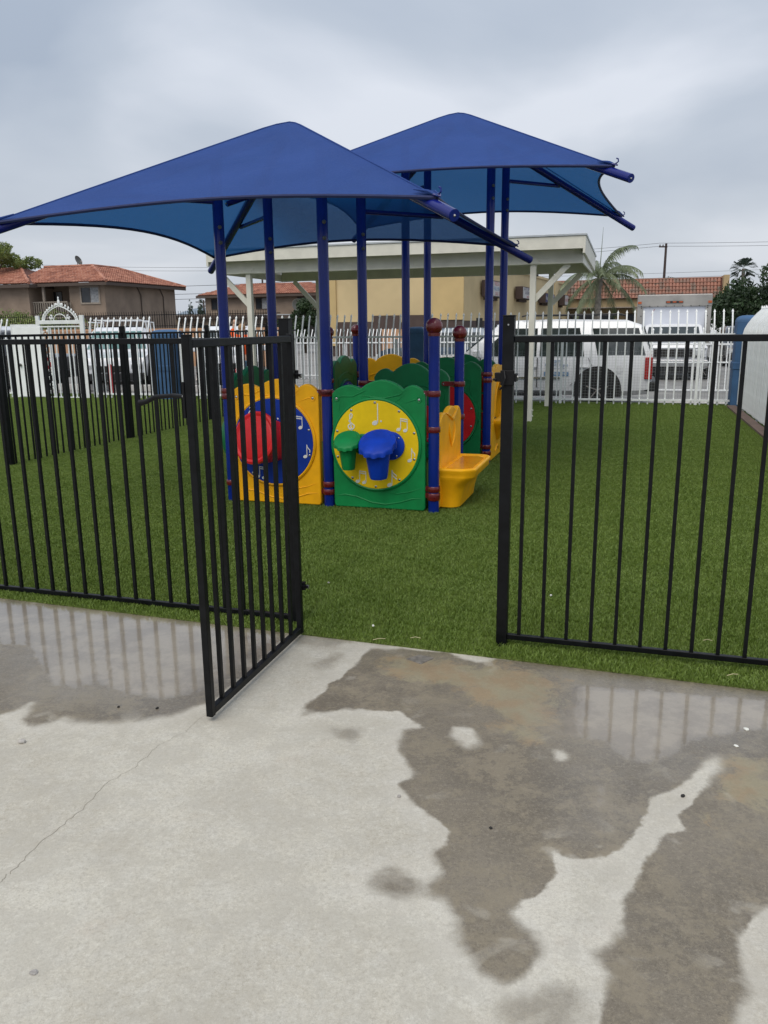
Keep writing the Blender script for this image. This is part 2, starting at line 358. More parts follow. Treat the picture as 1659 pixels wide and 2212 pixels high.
def text(name, s, size, material, parent, loc, rot, depth=0.004, align='CENTER', shear=0.0, sx=1.0):
    cu_ = bpy.data.curves.new(name, 'FONT'); cu_.body = s; cu_.size = size; cu_.extrude = depth; cu_.align_x = align; cu_.align_y = 'CENTER'; cu_.shear = shear
    tmp = bpy.data.objects.new(name, cu_); COL.objects.link(tmp)
    dg = bpy.context.evaluated_depsgraph_get(); me = bpy.data.meshes.new_from_object(tmp.evaluated_get(dg)); me.name = name
    bpy.data.objects.remove(tmp); me.materials.clear(); me.materials.append(M[material])
    o = bpy.data.objects.new(name, me); COL.objects.link(o); o.parent = parent; o.location = loc; o.rotation_euler = rot; o.scale = (sx, 1, 1)
    return o
# ================================================================ GROUND
def struct(o): o['kind'] = 'structure'; return o
# far terrain and parking lot
g = MB().quad((-900,-900,-0.215),(900,-900,-0.215),(900,2500,-0.215),(-900,2500,-0.215))
struct(obj('ground', g, 'asphalt'))
lot = MB().prismz([(-30,15.98),(25,15.98),(25,60),(-30,60)], -0.212, -0.2)
struct(obj('parking_lot', lot, 'lot', rot=(0,0,-TH)))

# concrete patio with its damp stains stored as ground-space attributes
STAINS = {
'wetmain': [(1.967,3.425),(1.673,3.257),(0.614,3.658),(0.565,3.443),(0.519,3.465),(0.415,3.405),(0.309,3.514),(0.06,3.588),(-0.072,3.591),(-0.153,3.379),(-0.232,3.221),(-0.279,3.101),(-0.344,2.978),(-0.329,2.918),(-0.175,2.965),(-0.082,2.951),(0.048,2.944),(0.137,2.806),(0.062,2.786),(0.038,2.626),(0.091,2.481),(0.045,2.422),(0.07,2.326),(0.124,2.244),(0.196,2.16),(0.164,2.095),(0.127,2.068),(0.142,1.977),(0.108,1.941),(0.058,1.967),(0.009,2.002),(-0.048,1.981),(-0.077,1.931),(-0.047,1.889),(0.024,1.865),(0.104,1.876),(0.138,1.858),(0.16,1.792),(0.158,1.719),(0.184,1.652),(0.221,1.598),(0.273,1.579),(0.325,1.596),(0.386,1.658),(0.39,1.717),(0.347,1.762),(0.324,1.811),(0.363,1.854),(0.424,1.887),(0.464,1.947),(0.487,2.055),(0.537,2.027),(0.605,2.026),(0.685,2.073),(0.777,2.17),(0.855,2.327),(0.944,2.36),(1.027,2.427),(1.117,2.528),(1.162,2.564),(1.136,2.501),(1.045,2.374),(0.97,2.276),(0.904,2.223),(0.903,2.147),(0.83,2.142),(0.78,2.072),(0.721,1.994),(0.667,1.896),(0.614,1.839),(0.58,1.733),(0.532,1.695),(0.496,1.667),(0.521,1.602),(0.482,1.534),(0.456,1.463),(0.421,1.363),(0.717,1.36),(0.78,1.49),(0.83,1.546),(0.856,1.634),(0.879,1.719),(0.976,1.801),(1.099,1.869),(1.572,2.676)],
'dry1': [(0.254,2.803),(0.327,2.791),(0.336,2.686),(0.293,2.663),(0.261,2.739)],
'dry2': [(0.609,2.624),(0.634,2.623),(0.635,2.572),(0.611,2.567)],
'dry3': [(0.417,1.581),(0.458,1.594),(0.441,1.463),(0.401,1.442),(0.258,1.432),(0.249,1.505),(0.331,1.555)],
'wetleft': [(-2.906,4.666),(-2.228,4.42),(-1.638,4.265),(-0.993,4.047),(-0.452,3.83),(-0.501,3.751),(-0.539,3.65),(-0.569,3.533),(-0.624,3.352),(-0.695,3.116),(-0.735,3.032),(-0.802,3.001),(-0.866,2.934),(-0.929,2.909),(-1.03,2.88),(-1.125,2.883),(-1.211,2.885),(-1.281,2.924),(-1.326,2.876),(-1.371,2.854),(-1.431,2.905),(-1.437,2.971),(-1.445,3.07),(-1.484,3.062),(-1.501,2.989),(-1.547,2.95),(-1.979,2.898)],
'wetgate': [(-0.461,3.701),(-0.434,3.798),(-0.246,3.762),(-0.153,3.692),(-0.237,3.602),(-0.332,3.593),(-0.419,3.641)],
'wetb': [(-0.352,3.446),(-0.287,3.498),(-0.191,3.528),(-0.208,3.422),(-0.278,3.357),(-0.338,3.384)],
'wetc': [(-0.213,2.814),(-0.133,2.819),(-0.079,2.782),(-0.129,2.713),(-0.19,2.725)],
'pudL': [(-2.839,4.549),(-2.183,4.322),(-1.614,4.196),(-0.978,3.977),(-0.64,3.836),(-0.51,3.769),(-0.606,3.606),(-0.659,3.393),(-0.726,3.201),(-0.789,3.127),(-0.929,3.066),(-1.1,3.121),(-1.257,3.238),(-1.336,3.18),(-1.455,3.229),(-1.573,3.417),(-1.744,3.667),(-1.89,3.689),(-2.324,3.655)],
'pudR': [(0.804,3.172),(1.555,3.006),(1.653,2.97),(1.54,2.746),(1.37,2.756),(1.249,2.717),(1.134,2.685),(0.988,2.559),(0.897,2.53),(0.845,2.562),(0.793,2.686),(0.646,2.741),(0.698,2.913),(0.757,3.033)],
'pudR2': [(0.706,2.417),(0.729,2.389),(0.693,2.284),(0.66,2.272)],
'tan': [(0.038,3.543),(0.564,3.411),(0.793,3.209),(0.734,2.992),(0.641,2.73),(0.52,2.594),(0.42,2.701),(0.36,2.921),(0.247,3.132),(0.053,3.228),(-0.069,3.327)],
'tan2': [(1.184,2.618),(1.387,2.646),(1.441,2.549),(1.248,2.223),(1.126,2.275),(0.971,2.181),(1.065,2.382)],
'pink': [(0.06,2.151),(0.212,2.195),(0.151,2.04),(0.083,2.021),(-0.051,2.044)]}

def sdist(px_, py_, poly):
    P = np.array(poly); n = len(P); d = np.full(px_.shape, 1e9); ins = np.zeros(px_.shape, bool)
    for i in range(n):
        ax, ay = P[i]; bx, by = P[(i+1) % n]; ex, ey = bx-ax, by-ay
        t = np.clip(((px_-ax)*ex + (py_-ay)*ey) / (ex*ex+ey*ey+1e-12), 0, 1)
        d = np.minimum(d, np.hypot(px_-ax-t*ex, py_-ay-t*ey))
        c = (ay > py_) != (by > py_)
        with np.errstate(divide='ignore', invalid='ignore'):
            xi = (bx-ax)*(py_-ay)/(by-ay+1e-12)+ax
        ins ^= c & (px_ < xi)
    return np.where(ins, d, -d)
ax_ = np.concatenate([np.array([-9,-7,-5.5]), np.arange(-4.6, 2.4, 0.0135), np.array([2.5,3.5,5,8])])
by_ = np.concatenate([np.array([-5,-3,-1,0]), np.arange(0.4, 3.66, 0.0135)])
GA, GB = np.meshgrid(ax_, by_)
WX = GA*math.cos(TH) + GB*math.sin(TH); WY = -GA*math.sin(TH) + GB*math.cos(TH)
sd = {k: sdist(WX, WY, v) for k, v in STAINS.items()}
wet = np.maximum(sd['wetmain'], sd['wetleft']+0.015)
for k in ('dry1', 'dry2', 'dry3'): wet = np.minimum(wet, -sd[k])
soft = np.maximum.reduce([sd['wetgate'], sd['wetb'], sd['wetc'], sd['dry3']])
pud = np.maximum.reduce([sd['pudL'], sd['pudR'], sd['pudR2']])
tan = np.maximum.reduce([sd['tan'], sd['tan2']])
nx, ny = len(ax_), len(by_)
co = np.zeros((nx*ny, 3), np.float32); co[:,0] = WX.ravel(); co[:,1] = WY.ravel()
# gentle unevenness of the slab
co[:,2] = 0.0
idx = np.arange(nx*ny).reshape(ny, nx)
fc = np.stack([idx[:-1,:-1], idx[:-1,1:], idx[1:,1:], idx[1:,:-1]], -1).reshape(-1, 4)
me = bpy.data.meshes.new('concrete_patio')
me.vertices.add(nx*ny); me.vertices.foreach_set('co', co.ravel())
me.loops.add(fc.size); me.loops.foreach_set('vertex_index', fc.ravel().astype(np.int32))
me.polygons.add(len(fc)); me.polygons.foreach_set('loop_start', np.arange(0, fc.size, 4, dtype=np.int32))
me.update(calc_edges=True)
for k, arr in (('wet', wet), ('soft', soft), ('pud', pud), ('tan', tan)):
    a = me.attributes.new(k, 'FLOAT', 'POINT'); a.data.foreach_set('value', np.clip(arr, -0.5, 0.5).ravel().astype(np.float32))
def concrete():
    m = bpy.data.materials.new('patio_concrete'); m.use_nodes = True; t = m.node_tree; p = t.nodes['Principled BSDF']; L = t.links.new
    tcn = t.nodes.new('ShaderNodeTexCoord')
    def noise(sc, det=5, rough=0.55, dist=0.0, off=0.0):
        n = t.nodes.new('ShaderNodeTexNoise'); n.inputs['Scale'].default_value = sc; n.inputs['Detail'].default_value = det; n.inputs['Roughness'].default_value = rough; n.inputs['Distortion'].default_value = dist
        mp = t.nodes.new('ShaderNodeMapping'); mp.inputs['Location'].default_value = (off, off*0.7, off*1.3); L(tcn.outputs['Object'], mp.inputs[0]); L(mp.outputs[0], n.inputs['Vector']); return n.outputs[0]
    def ma(op, a, b=None, c=None, cl=False):
        n = t.nodes.new('ShaderNodeMath'); n.operation = op; n.use_clamp = cl
        for i, v in enumerate((a, b, c)):
            if v is None: continue
            if isinstance(v, (int, float)): n.inputs[i].default_value = v
            else: L(v, n.inputs[i])
        return n.outputs[0]
    def attr(k): n = t.nodes.new('ShaderNodeAttribute'); n.attribute_name = k; return n.outputs['Fac']
    def mr(v, a, b, c=0.0, d=1.0, smooth=True):
        n = t.nodes.new('ShaderNodeMapRange'); n.interpolation_type = 'SMOOTHSTEP' if smooth else 'LINEAR'
        L(v, n.inputs[0]); n.inputs[1].default_value = a; n.inputs[2].default_value = b; n.inputs[3].default_value = c; n.inputs[4].default_value = d; return n.outputs[0]
    def mix(f, a, b, bt='MIX'):
        n = t.nodes.new('ShaderNodeMix'); n.data_type = 'RGBA'; n.blend_type = bt
        if isinstance(f, (int, float)): n.inputs[0].default_value = f
        else: L(f, n.inputs[0])
        for i, v in ((6, a), (7, b)):
            if isinstance(v, tuple): n.inputs[i].default_value = (*v, 1)
            else: L(v, n.inputs[i])
        return n.outputs[2]
    nb = noise(9, 6, 0.6); nf = noise(45, 4, 0.6, off=3)
    wob = ma('ADD', ma('MULTIPLY', ma('SUBTRACT', nb, 0.5), 0.07), ma('MULTIPLY', ma('SUBTRACT', nf, 0.5), 0.014))
    wetv = ma('ADD', attr('wet'), wob)
    edge = mr(noise(1.6, 2, off=9), 0.35, 0.65, 0.014, 0.07)      # sharp drying front here, diffuse there
    wetf = ma('ADD', ma('DIVIDE', wetv, edge), 0.35, cl=True)
    wetf = mr(wetf, 0, 1)
    softf = mr(ma('ADD', attr('soft'), ma('MULTIPLY', ma('SUBTRACT', noise(11, 5, off=4), 0.5), 0.16)), -0.035, 0.05, 0, 0.6)
    wetf = ma('MAXIMUM', wetf, softf)
    # partly dried blotches inside the wet area near the gate
    blot = mr(noise(7, 4, 0.5, 0.6, off=21), 0.56, 0.66)
    nearg = mr(attr('wet'), 0.02, 0.16, 1.0, 0.0)
    wetf = ma('MULTIPLY', wetf, ma('SUBTRACT', 1.0, ma('MULTIPLY', ma('MULTIPLY', blot, nearg), 0.35)))
    dry = mix(mr(noise(1.3, 8, 0.62, off=1), 0.32, 0.68), (0.410, 0.375, 0.305), (0.565, 0.535, 0.455))
    dry = mix(mr(noise(3.2, 7, 0.7, 0.4, off=5), 0.56, 0.74, 0, 0.45), dry, (0.42, 0.345, 0.275))
    dry = mix(mr(noise(150, 2, 0.5, off=2), 0.35, 0.75, 0.0, 0.35, False), dry, (0.30, 0.285, 0.245))
    dry = mix(mr(noise(14, 6, 0.7, off=51), 0.35, 0.7, 0, 0.5), dry, (0.47, 0.455, 0.41))
    dry = mix(mr(noise(75, 7, 0.95, off=52), 0.49, 0.58, 0, 0.50, False), dry, (0.24, 0.215, 0.17))
    dry = mix(mr(noise(55, 7, 0.95, off=57), 0.50, 0.60, 0, 0.45, False), dry, (0.64, 0.62, 0.55))
    dry = mix(mr(noise(4, 12, 0.85, 0.3, off=59), 0.47, 0.56, 0, 0.5), dry, (0.38, 0.355, 0.30))
    dry = mix(mr(noise(60, 3, 0.6, off=12), 0.62, 0.78, 0.0, 0.30), dry, (0.30, 0.28, 0.25))
    # drying rim, a little paler than the rest
    rim = mr(wetv, -0.10, -0.01); rim = ma('MULTIPLY', rim, ma('SUBTRACT', 1.0, wetf))
    dry = mix(ma('MULTIPLY', rim, 0.18), dry, (0.58, 0.55, 0.50))
    wcol = mix(mr(noise(2.4, 8, 0.65, off=7), 0.3, 0.7), (0.128, 0.108, 0.080), (0.198, 0.170, 0.128))
    wcol = mix(mr(noise(65, 7, 0.95, off=8), 0.51, 0.58, 0, 0.5), wcol, (0.32, 0.28, 0.21))
    wcol = mix(mr(noise(85, 7, 0.95, off=88), 0.52, 0.59, 0, 0.5), wcol, (0.05, 0.04, 0.03))
    wcol = mix(mr(noise(5, 12, 0.88, off=91), 0.50, 0.56, 0, 0.6), wcol, (0.235, 0.20, 0.14))
    wcol = mix(mr(noise(2.6, 12, 0.85, off=17), 0.53, 0.58, 0, 0.55), wcol, (0.26, 0.22, 0.155))
    tanf = mr(ma('ADD', attr('tan'), ma('MULTIPLY', ma('SUBTRACT', noise(5, 12, 0.85, 0.5, off=31), 0.5), 0.9)), 0.0, 0.10, 0, 0.55)
    tancol = mix(mr(noise(8, 5, off=33), 0.4, 0.62), (0.33, 0.235, 0.125), (0.32, 0.28, 0.17))
    wcol = mix(tanf, wcol, tancol)
    pale = mr(attr('pud'), -0.02, 0.06, 0, 0.72)
    wcol = mix(pale, wcol, mix(mr(noise(6, 6, 0.7, off=41), 0.4, 0.6), (0.32, 0.275, 0.21), (0.23, 0.195, 0.15)))
    colr = mix(wetf, dry, wcol)
    L(colr, p.inputs['Base Color'])
    # puddle mask with ragged edge
    pf = mr(ma('ADD', attr('pud'), ma('MULTIPLY', ma('SUBTRACT', noise(26, 4, 0.6, off=14), 0.5), 0.085)), -0.004, 0.012)
    dryrough = mr(noise(30, 3, off=2), 0.3, 0.7, 0.75, 0.92)
    wr = mr(noise(3, 5, 0.6, off=19), 0.40, 0.66, 0.30, 0.62)
    rg = t.nodes.new('ShaderNodeMix'); rg.data_type = 'FLOAT'; L(wetf, rg.inputs[0]); L(dryrough, rg.inputs[2]); L(wr, rg.inputs[3])
    rg2 = t.nodes.new('ShaderNodeMix'); rg2.data_type = 'FLOAT'; L(pf, rg2.inputs[0]); L(rg.outputs[0], rg2.inputs[2]); rg2.inputs[3].default_value = 0.28
    L(rg2.outputs[0], p.inputs['Roughness'])
    p.inputs['IOR'].default_value = 1.5
    # thin water film: coat adds the mirror
    film = ma('MULTIPLY', mr(ma('ADD', attr('pud'), ma('MULTIPLY', ma('SUBTRACT', noise(4, 6, 0.7, off=71), 0.5), 0.30)), -0.30, 0.0, 0.0, 0.75), wetf)
    L(ma('MAXIMUM', pf, film), p.inputs['Coat Weight'])
    crg = t.nodes.new('ShaderNodeMix'); crg.data_type = 'FLOAT'; L(pf, crg.inputs[0]); crg.inputs[2].default_value = 0.16; L(mr(noise(5, 5, 0.6, off=61), 0.42, 0.62, 0.004, 0.025), crg.inputs[3])
    L(crg.outputs[0], p.inputs['Coat Roughness']); p.inputs['Coat IOR'].default_value = 1.45
    h = ma('ADD', ma('MULTIPLY', noise(220, 4, 0.7, off=6), 0.6), ma('MULTIPLY', noise(70, 4, 0.6), 0.4))
    b = t.nodes.new('ShaderNodeBump'); b.inputs['Distance'].default_value = 0.003
    L(ma('MULTIPLY', ma('SUBTRACT', 1.0, pf), 0.5), b.inputs['Strength']); L(h, b.inputs['Height'])
    bw = t.nodes.new('ShaderNodeBump'); bw.inputs['Distance'].default_value = 0.01; bw.inputs['Strength'].default_value = 0.05
    L(noise(20, 3, 0.6, 1.2, off=15), bw.inputs['Height']); L(b.outputs[0], bw.inputs['Normal']); L(b.outputs[0], p.inputs['Normal']); L(bw.outputs[0], p.inputs['Coat Normal'])
    return m
me.materials.append(concrete())
patio = bpy.data.objects.new('concrete_patio', me); COL.objects.link(patio); struct(patio)
struct(obj('patio_slab_edge', MB().box(-9,8,-5,3.6,-0.25,-0.004), 'kerb', rot=(0,0,-TH)))
# hairline crack, a recessed-looking dark thin strip with real width
ck = [(-0.712,2.946),(-0.769,2.797),(-0.845,2.688),(-0.886,2.542),(-0.945,2.45),(-0.984,2.277),(-1.034,2.148),(-1.062,2.02),(-1.083,1.951),(-1.111,1.851)]
pts = []
for i in range(len(ck)-1):
    for k in range(10):
        t_ = k/10; pts.append((ck[i][0]*(1-t_)+ck[i+1][0]*t_+random.uniform(-.006,.006), ck[i][1]*(1-t_)+ck[i+1][1]*t_+random.uniform(-.004,.004)))
b = MB()
for i in range(len(pts)-1):
    (x0,y0),(x1,y1) = pts[i], pts[i+1]; w0 = 0.0004+0.0006*i/len(pts); b.quad((x0-w0,y0,0.001),(x0+w0,y0,0.001),(x1+w0,y1,0.001),(x1-w0,y1,0.001))
M['crack'] = mat('crack_dirt', (0.24,0.215,0.17), 0.9)
struct(obj('patio_crack', b, 'crack'))
# small square plate set in the slab
b = MB(); c4 = [(0.093,3.458),(0.160,3.505),(0.226,3.462),(0.160,3.395)]
b.prismz(c4, -0.01, 0.003)
M['plate'] = mat('cast_plate', (0.15,0.135,0.115), 0.6, 0, 0.25, 40, 0.5, 120)
o = tag(obj('utility_cover', b, 'plate', bevel=0.003), 'small square cover plate set in the wet concrete before the turf', 'cover')
# loose bits
def pebble(x, y, r, material, label, z=0.0, cat='pebble', group='bits of debris on the concrete and turf', flat=0.7):
    b = MB(); b.ellipsoid((0,0,0), (r, r*0.75, r*flat), 8, 6)
    b.v = [tuple(c*(1+random.uniform(-.18,.18)) for c in v) for v in b.v]
    return tag(obj('pebble' if cat == 'pebble' else cat, b, material, loc=(x,y,z+r*flat*0.6), rot=(0,0,random.uniform(0,3))), label, cat, group)
pebble(-1.36,2.723,0.014,'kerb','pale angular stone alone on the dry concrete at far left')
pebble(-0.851,1.624,0.012,'stone','flat grey chip near the lower left corner of the patio', flat=0.25)
pebble(0.039,2.343,0.007,'stone','tiny grey chip beside the left edge of the big damp stain')
pebble(0.316,2.169,0.006,'dark','black speck in the middle of the big damp stain')
pebble(0.961,2.328,0.008,'dark','dark chip on the pale dry streak between the stains')
pebble(1.36,2.764,0.013,'whitep','white scrap lying at the edge of the right puddle', flat=0.3)
pebble(1.269,2.642,0.010,'whitep','small white scrap at the tip of the pale dry streak', flat=0.3)
pebble(-0.927,2.987,0.007,'dark','black speck in the left damp stain nearest the gate')
pebble(-1.089,3.003,0.006,'dark','black speck at the lower edge of the left damp stain')
pebble(0.923,4.235,0.008,'whitep','white speck on the turf behind the right fence', z=0.03)
pebble(-0.061,3.80,0.008,'whitep','pale speck on the turf edge in the gate opening', z=0.03)
pebble(-0.331,4.506,0.007,'stone','grey speck on the turf beyond the gate', z=0.03)

# turf base
b = MB(); b.prismz([(-17,3.93),(-3.5,3.535),(1.0,3.405),(3.0,3.35),(3.0,15.98),(-17,15.98)], -0.25, 0.008)
M['turfbase'] = mat('turf_backing', (0.075,0.11,0.015), 0.95, 0, 0.35, 70, 0.6, 300, col2=(0.135,0.18,0.038))
o = struct(obj('artificial_turf', b, 'turfbase', rot=(0,0,-TH)))
# turf blades : one object, a patch instanced over the field
rng = np.random.default_rng(5)
b = MB(); PS = 0.30
for i in range(1900):
    x, y = rng.uniform(-PS/2, PS/2, 2); a = rng.uniform(0, 6.283); hh = rng.uniform(0.014, 0.025); w = rng.uniform(0.0016, 0.0028)
    lean = rng.uniform(0.006, 0.020); la = rng.uniform(0, 6.283)
    dx, dy = math.cos(a)*w, math.sin(a)*w; lx, ly = math.cos(la)*lean, math.sin(la)*lean
    b.add([(x-dx,y-dy,0),(x+dx,y+dy,0),(x+lx*.45+dx*.8,y+ly*.45+dy*.8,hh*.62),(x+lx*.45-dx*.8,y+ly*.45-dy*.8,hh*.62),(x+lx,y+ly,hh)], [(0,1,2,3),(3,2,4)])
tm = b.mesh('turf_blades', M['blade'])
turf = bpy.data.objects.new('turf_blades', tm); COL.objects.link(turf); turf.rotation_euler = (0,0,-TH); turf['kind'] = 'stuff'; turf['label'] = 'short green artificial grass blades covering the play area'
ng = bpy.data.node_groups.new('turf_field', 'GeometryNodeTree')
ng.interface.new_socket('Geometry', in_out='INPUT', socket_type='NodeSocketGeometry'); ng.interface.new_socket('Geometry', in_out='OUTPUT', socket_type='NodeSocketGeometry')
N = ng.nodes.new; GL = ng.links.new
gi = N('NodeGroupInput'); go = N('NodeGroupOutput'); grid = N('GeometryNodeMeshGrid')
SX, SY = 15.2, 12.4
grid.inputs['Size X'].default_value = SX; grid.inputs['Size Y'].default_value = SY
grid.inputs['Vertices X'].default_value = int(SX/0.27); grid.inputs['Vertices Y'].default_value = int(SY/0.27)
sp = N('GeometryNodeSetPosition'); GL(grid.outputs['Mesh'], sp.inputs['Geometry'])
pos = N('GeometryNodeInputPosition'); sx_ = N('ShaderNodeSeparateXYZ'); GL(pos.outputs[0], sx_.inputs[0])
def gm(op, a, b_=None):
    n = N('ShaderNodeMath'); n.operation = op
    for i, v in enumerate((a, b_)):
        if v is None: continue
        if isinstance(v, (int, float)): n.inputs[i].default_value = v
        else: GL(v, n.inputs[i])
    return n.outputs[0]
# grid is centred: site a = x - 5.8 , site b = y + cy ; the front edge follows the slightly skewed slab
CXg, CYg = 2.05 - SX/2, 3.62 + SY/2
fall = gm('SUBTRACT', 0.5, gm('DIVIDE', sx_.outputs[1], SY))
off = gm('MULTIPLY', gm('MULTIPLY', gm('ADD', sx_.outputs[0], CXg + 1.6), -0.0289), fall)
yy = gm('ADD', off, CYg); cmb_ = N('ShaderNodeCombineXYZ'); cmb_.inputs[0].default_value = CXg; cmb_.inputs[2].default_value = 0.008
GL(yy, cmb_.inputs[1]); GL(cmb_.outputs[0], sp.inputs['Offset'])
iop = N('GeometryNodeInstanceOnPoints'); GL(sp.outputs[0], iop.inputs['Points']); GL(gi.outputs[0], iop.inputs['Instance'])
rv = N('FunctionNodeRandomValue'); rv.data_type = 'INT'; rv.inputs['Min'].default_value = 0; rv.inputs['Max'].default_value = 3
rot_ = N('ShaderNodeCombineXYZ'); 
GL(gm('MULTIPLY', rv.outputs[2], math.pi/2), rot_.inputs[2]); GL(rot_.outputs[0], iop.inputs['Rotation'])
rs = N('FunctionNodeRandomValue'); rs.data_type = 'FLOAT'; rs.inputs[2].default_value = 0.85; rs.inputs[3].default_value = 1.12; rs.inputs['Seed'].default_value = 4
sc_ = N('ShaderNodeCombineXYZ'); sc_.inputs[0].default_value = 1; sc_.inputs[1].default_value = 1; GL(rs.outputs[1], sc_.inputs[2]); GL(sc_.outputs[0], iop.inputs['Scale'])
GL(iop.outputs[0], go.inputs[0])
md = turf.modifiers.new('field', 'NODES'); md.node_group = ng
# stray dry strands
M['straw'] = mat('dry_straw', (0.50,0.45,0.26), 0.8)
for (x, y, L_, lb) in ((-0.06,3.60,.06,'pale straw on the turf edge nearest the gate hinge'),(0.12,3.62,.05,'pale straw on the turf edge above the square cover plate'),(1.45,3.16,.05,'pale straw on the turf edge below the right fence'),(-0.98,5.2,.03,'short pale straw on the turf behind the left fence'),(1.50,3.55,.04,'pale straw on the turf just behind the right fence rail')):
    b = MB(); a = random.uniform(-.6,.6); b.tube([(0,0,0),(L_*.5,L_*.2*a,0.006),(L_,L_*.6*a,0.001)], 0.0016, 4)
    tag(obj('dry_straw', b, 'straw', loc=(x,y,0.038)), lb, 'straw', 'straws on the turf')

# ================================================================ BLACK FENCES
RT, RB = 1.452, 0.078
def black_fence(label, a, b, length, npk, posts, rz=0.0, h_top=RT, h_bot=RB, group='black picket fences', spacing=None, post_w=0.052, post_h=1.535, x0=0.0, railw=0.030, buried=False):
    t = thing('metal_fence', label, 'fence', W(a, b), -TH + rz, group)
    for x in posts:
        p = MB().box(x-post_w/2, x+post_w/2, -post_w/2, post_w/2, 0, post_h)
        obj('post', p, 'black', t, bevel=0.003)
        cp = obj('post_cap', MB().box(x-post_w/2-.002, x+post_w/2+.002, -post_w/2-.002, post_w/2+.002, post_h, post_h+0.006), 'blackcap', t, bevel=0.002)
        for zz in (post_h-0.035,):
            obj('bolt', MB().lathe([(0.004,0),(0.004,0.003)], 8, (x, -post_w/2-0.0035, zz), 'Y'), 'steel', t)
    xs = sorted([x0, x0+length] + list(posts))
    for s0, s1 in zip(xs, xs[1:]):
        if s1 - s0 < 0.1: continue
        q0 = s0 + (post_w/2 if s0 in posts else 0); q1 = s1 - (post_w/2 if s1 in posts else 0)
        obj('rail', MB().box(q0, q1, -railw/2, railw/2, h_top-0.028, h_top), 'black', t, bevel=0.003)
        obj('rail', MB().box(q0, q1, -railw/2+.003, railw/2-.003, h_bot-0.026, h_bot), 'black', t, bevel=0.003)
        n = max(1, round((q1-q0)/spacing)); st = (q1-q0)/n
        me_ = fixn(MB().box(-0.0080, 0.0080, -0.0080, 0.0080, h_bot, h_top-0.028).mesh('picket', M['black']))
        for i in range(n):
            xx = q0 + st*(i + (0.5 if (s0 in posts and s1 in posts) else (1 if s0 in posts else 0)))
            if xx > q1 - 0.02 or xx < q0+0.02: continue
            inst('picket', me_, t, (xx, random.uniform(-.001,.001), 0), (0, 0, random.uniform(-.03,.03)))
    return t
# near right section, from its latch post to beyond the frame
fr = black_fence('black picket fence panel right of the gate opening with latch post', -0.535, 3.60, 3.6, 0, [0.0, 2.35], spacing=0.111, post_w=0.050, h_bot=0.068)
fl = black_fence('black picket fence panel left of the gate with puddle below', -1.605, 3.615, 4.0, 0, [0.0, 2.35], spacing=0.111, post_w=0.050, rz=math.pi, h_bot=0.048)
ff = black_fence('long black fence across the turf running back to the white fence', -6.66, 7.15, 8.35, 0, [0.15, 2.44, 4.73, 7.0], spacing=0.100, rz=math.pi/2, h_bot=0.012, post_h=1.53, post_w=0.06)
# latch keeper on the right post
kp = MB(); kp.box(-0.055,-0.026,-0.035,-0.005,1.255,1.295); kp.box(-0.062,-0.045,-0.04,0.025,1.26,1.27); kp.box(-0.03,0.032,-0.034,-0.026,1.24,1.305); kp.box(0.027,0.040,-0.03,0.03,1.255,1.29)
k_ = obj('latch_keeper', kp, 'blackcap', fr, bevel=0.003)
obj('latch_bolt', MB().lathe([(0.006,0),(0.006,0.09)], 10, (-0.045,0,1.275), 'X'), 'steel', fr)
lp = MB(); lp.tube([(-0.012,-0.035,1.30),(-0.005,-0.05,1.27),(-0.016,-0.052,1.235),(-0.028,-0.05,1.222)], 0.0045, 8)
obj('latch_lever', lp, 'blackcap', fr)

# ---------------------------------------------------------------- open gate
HX, HY = -0.418, 3.760
gx, gy = -0.690, 2.870
gate_dir = math.atan2(gy-HY, gx-HX); GLn = math.hypot(gx-HX, gy-HY)
gt = thing('gate', 'black metal picket gate swung open over the wet concrete', 'gate', (HX, HY, 0), gate_dir)
GT, GB_ = 1.466, 0.020
obj('stile', MB().box(0, 0.028, -0.014, 0.014, GB_, GT+0.004), 'black', gt, bevel=0.003)
obj('stile', MB().box(GLn-0.028, GLn, -0.014, 0.014, GB_, GT+0.008), 'black', gt, bevel=0.003)
obj('stile_cap', MB().box(GLn-0.030, GLn+0.002, -0.016, 0.016, GT+0.008, GT+0.013), 'blackcap', gt, bevel=0.002)
obj('rail', MB().box(0.028, GLn-0.028, -0.013, 0.013, GT-0.034, GT-0.004), 'black', gt, bevel=0.003)
obj('rail', MB().box(0.028, GLn-0.028, -0.013, 0.013, GB_+0.004, GB_+0.034), 'black', gt, bevel=0.003)
me_ = fixn(MB().box(-0.0080,0.0080,-0.0080,0.0080,GB_+0.034,GT-0.034).mesh('picket', M['black']))
for i in range(8):
    inst('picket', me_, gt, (0.038+(GLn-0.076)*(i+0.9)/8.6, 0, 0))
for zz in (0.235, 1.265):   # hinges
    h = MB(); h.lathe([(0.010,0),(0.010,0.04)], 12, (-0.022, 0.012, zz)); h.cbox((-0.008,0.010,zz+0.022),(0.026,0.022,0.010)); h.cbox((-0.022,0.024,zz+0.018),(0.022,0.024,0.010))
    hh = obj('hinge', h, 'blackcap', gt, smooth=True)
    obj('hinge_bolt', MB().lathe([(0.0055,0),(0.0055,0.045),(0.010,0.046),(0.010,0.058)], 8, (-0.026,-0.02,zz+0.015), 'Y'), 'steel', hh)
# pin on the hinge post
obj('hinge_pin', MB().lathe([(0.008,0),(0.008,0.03)], 10, (-0.095,-0.035,0.235), 'X'), 'steel', gt)
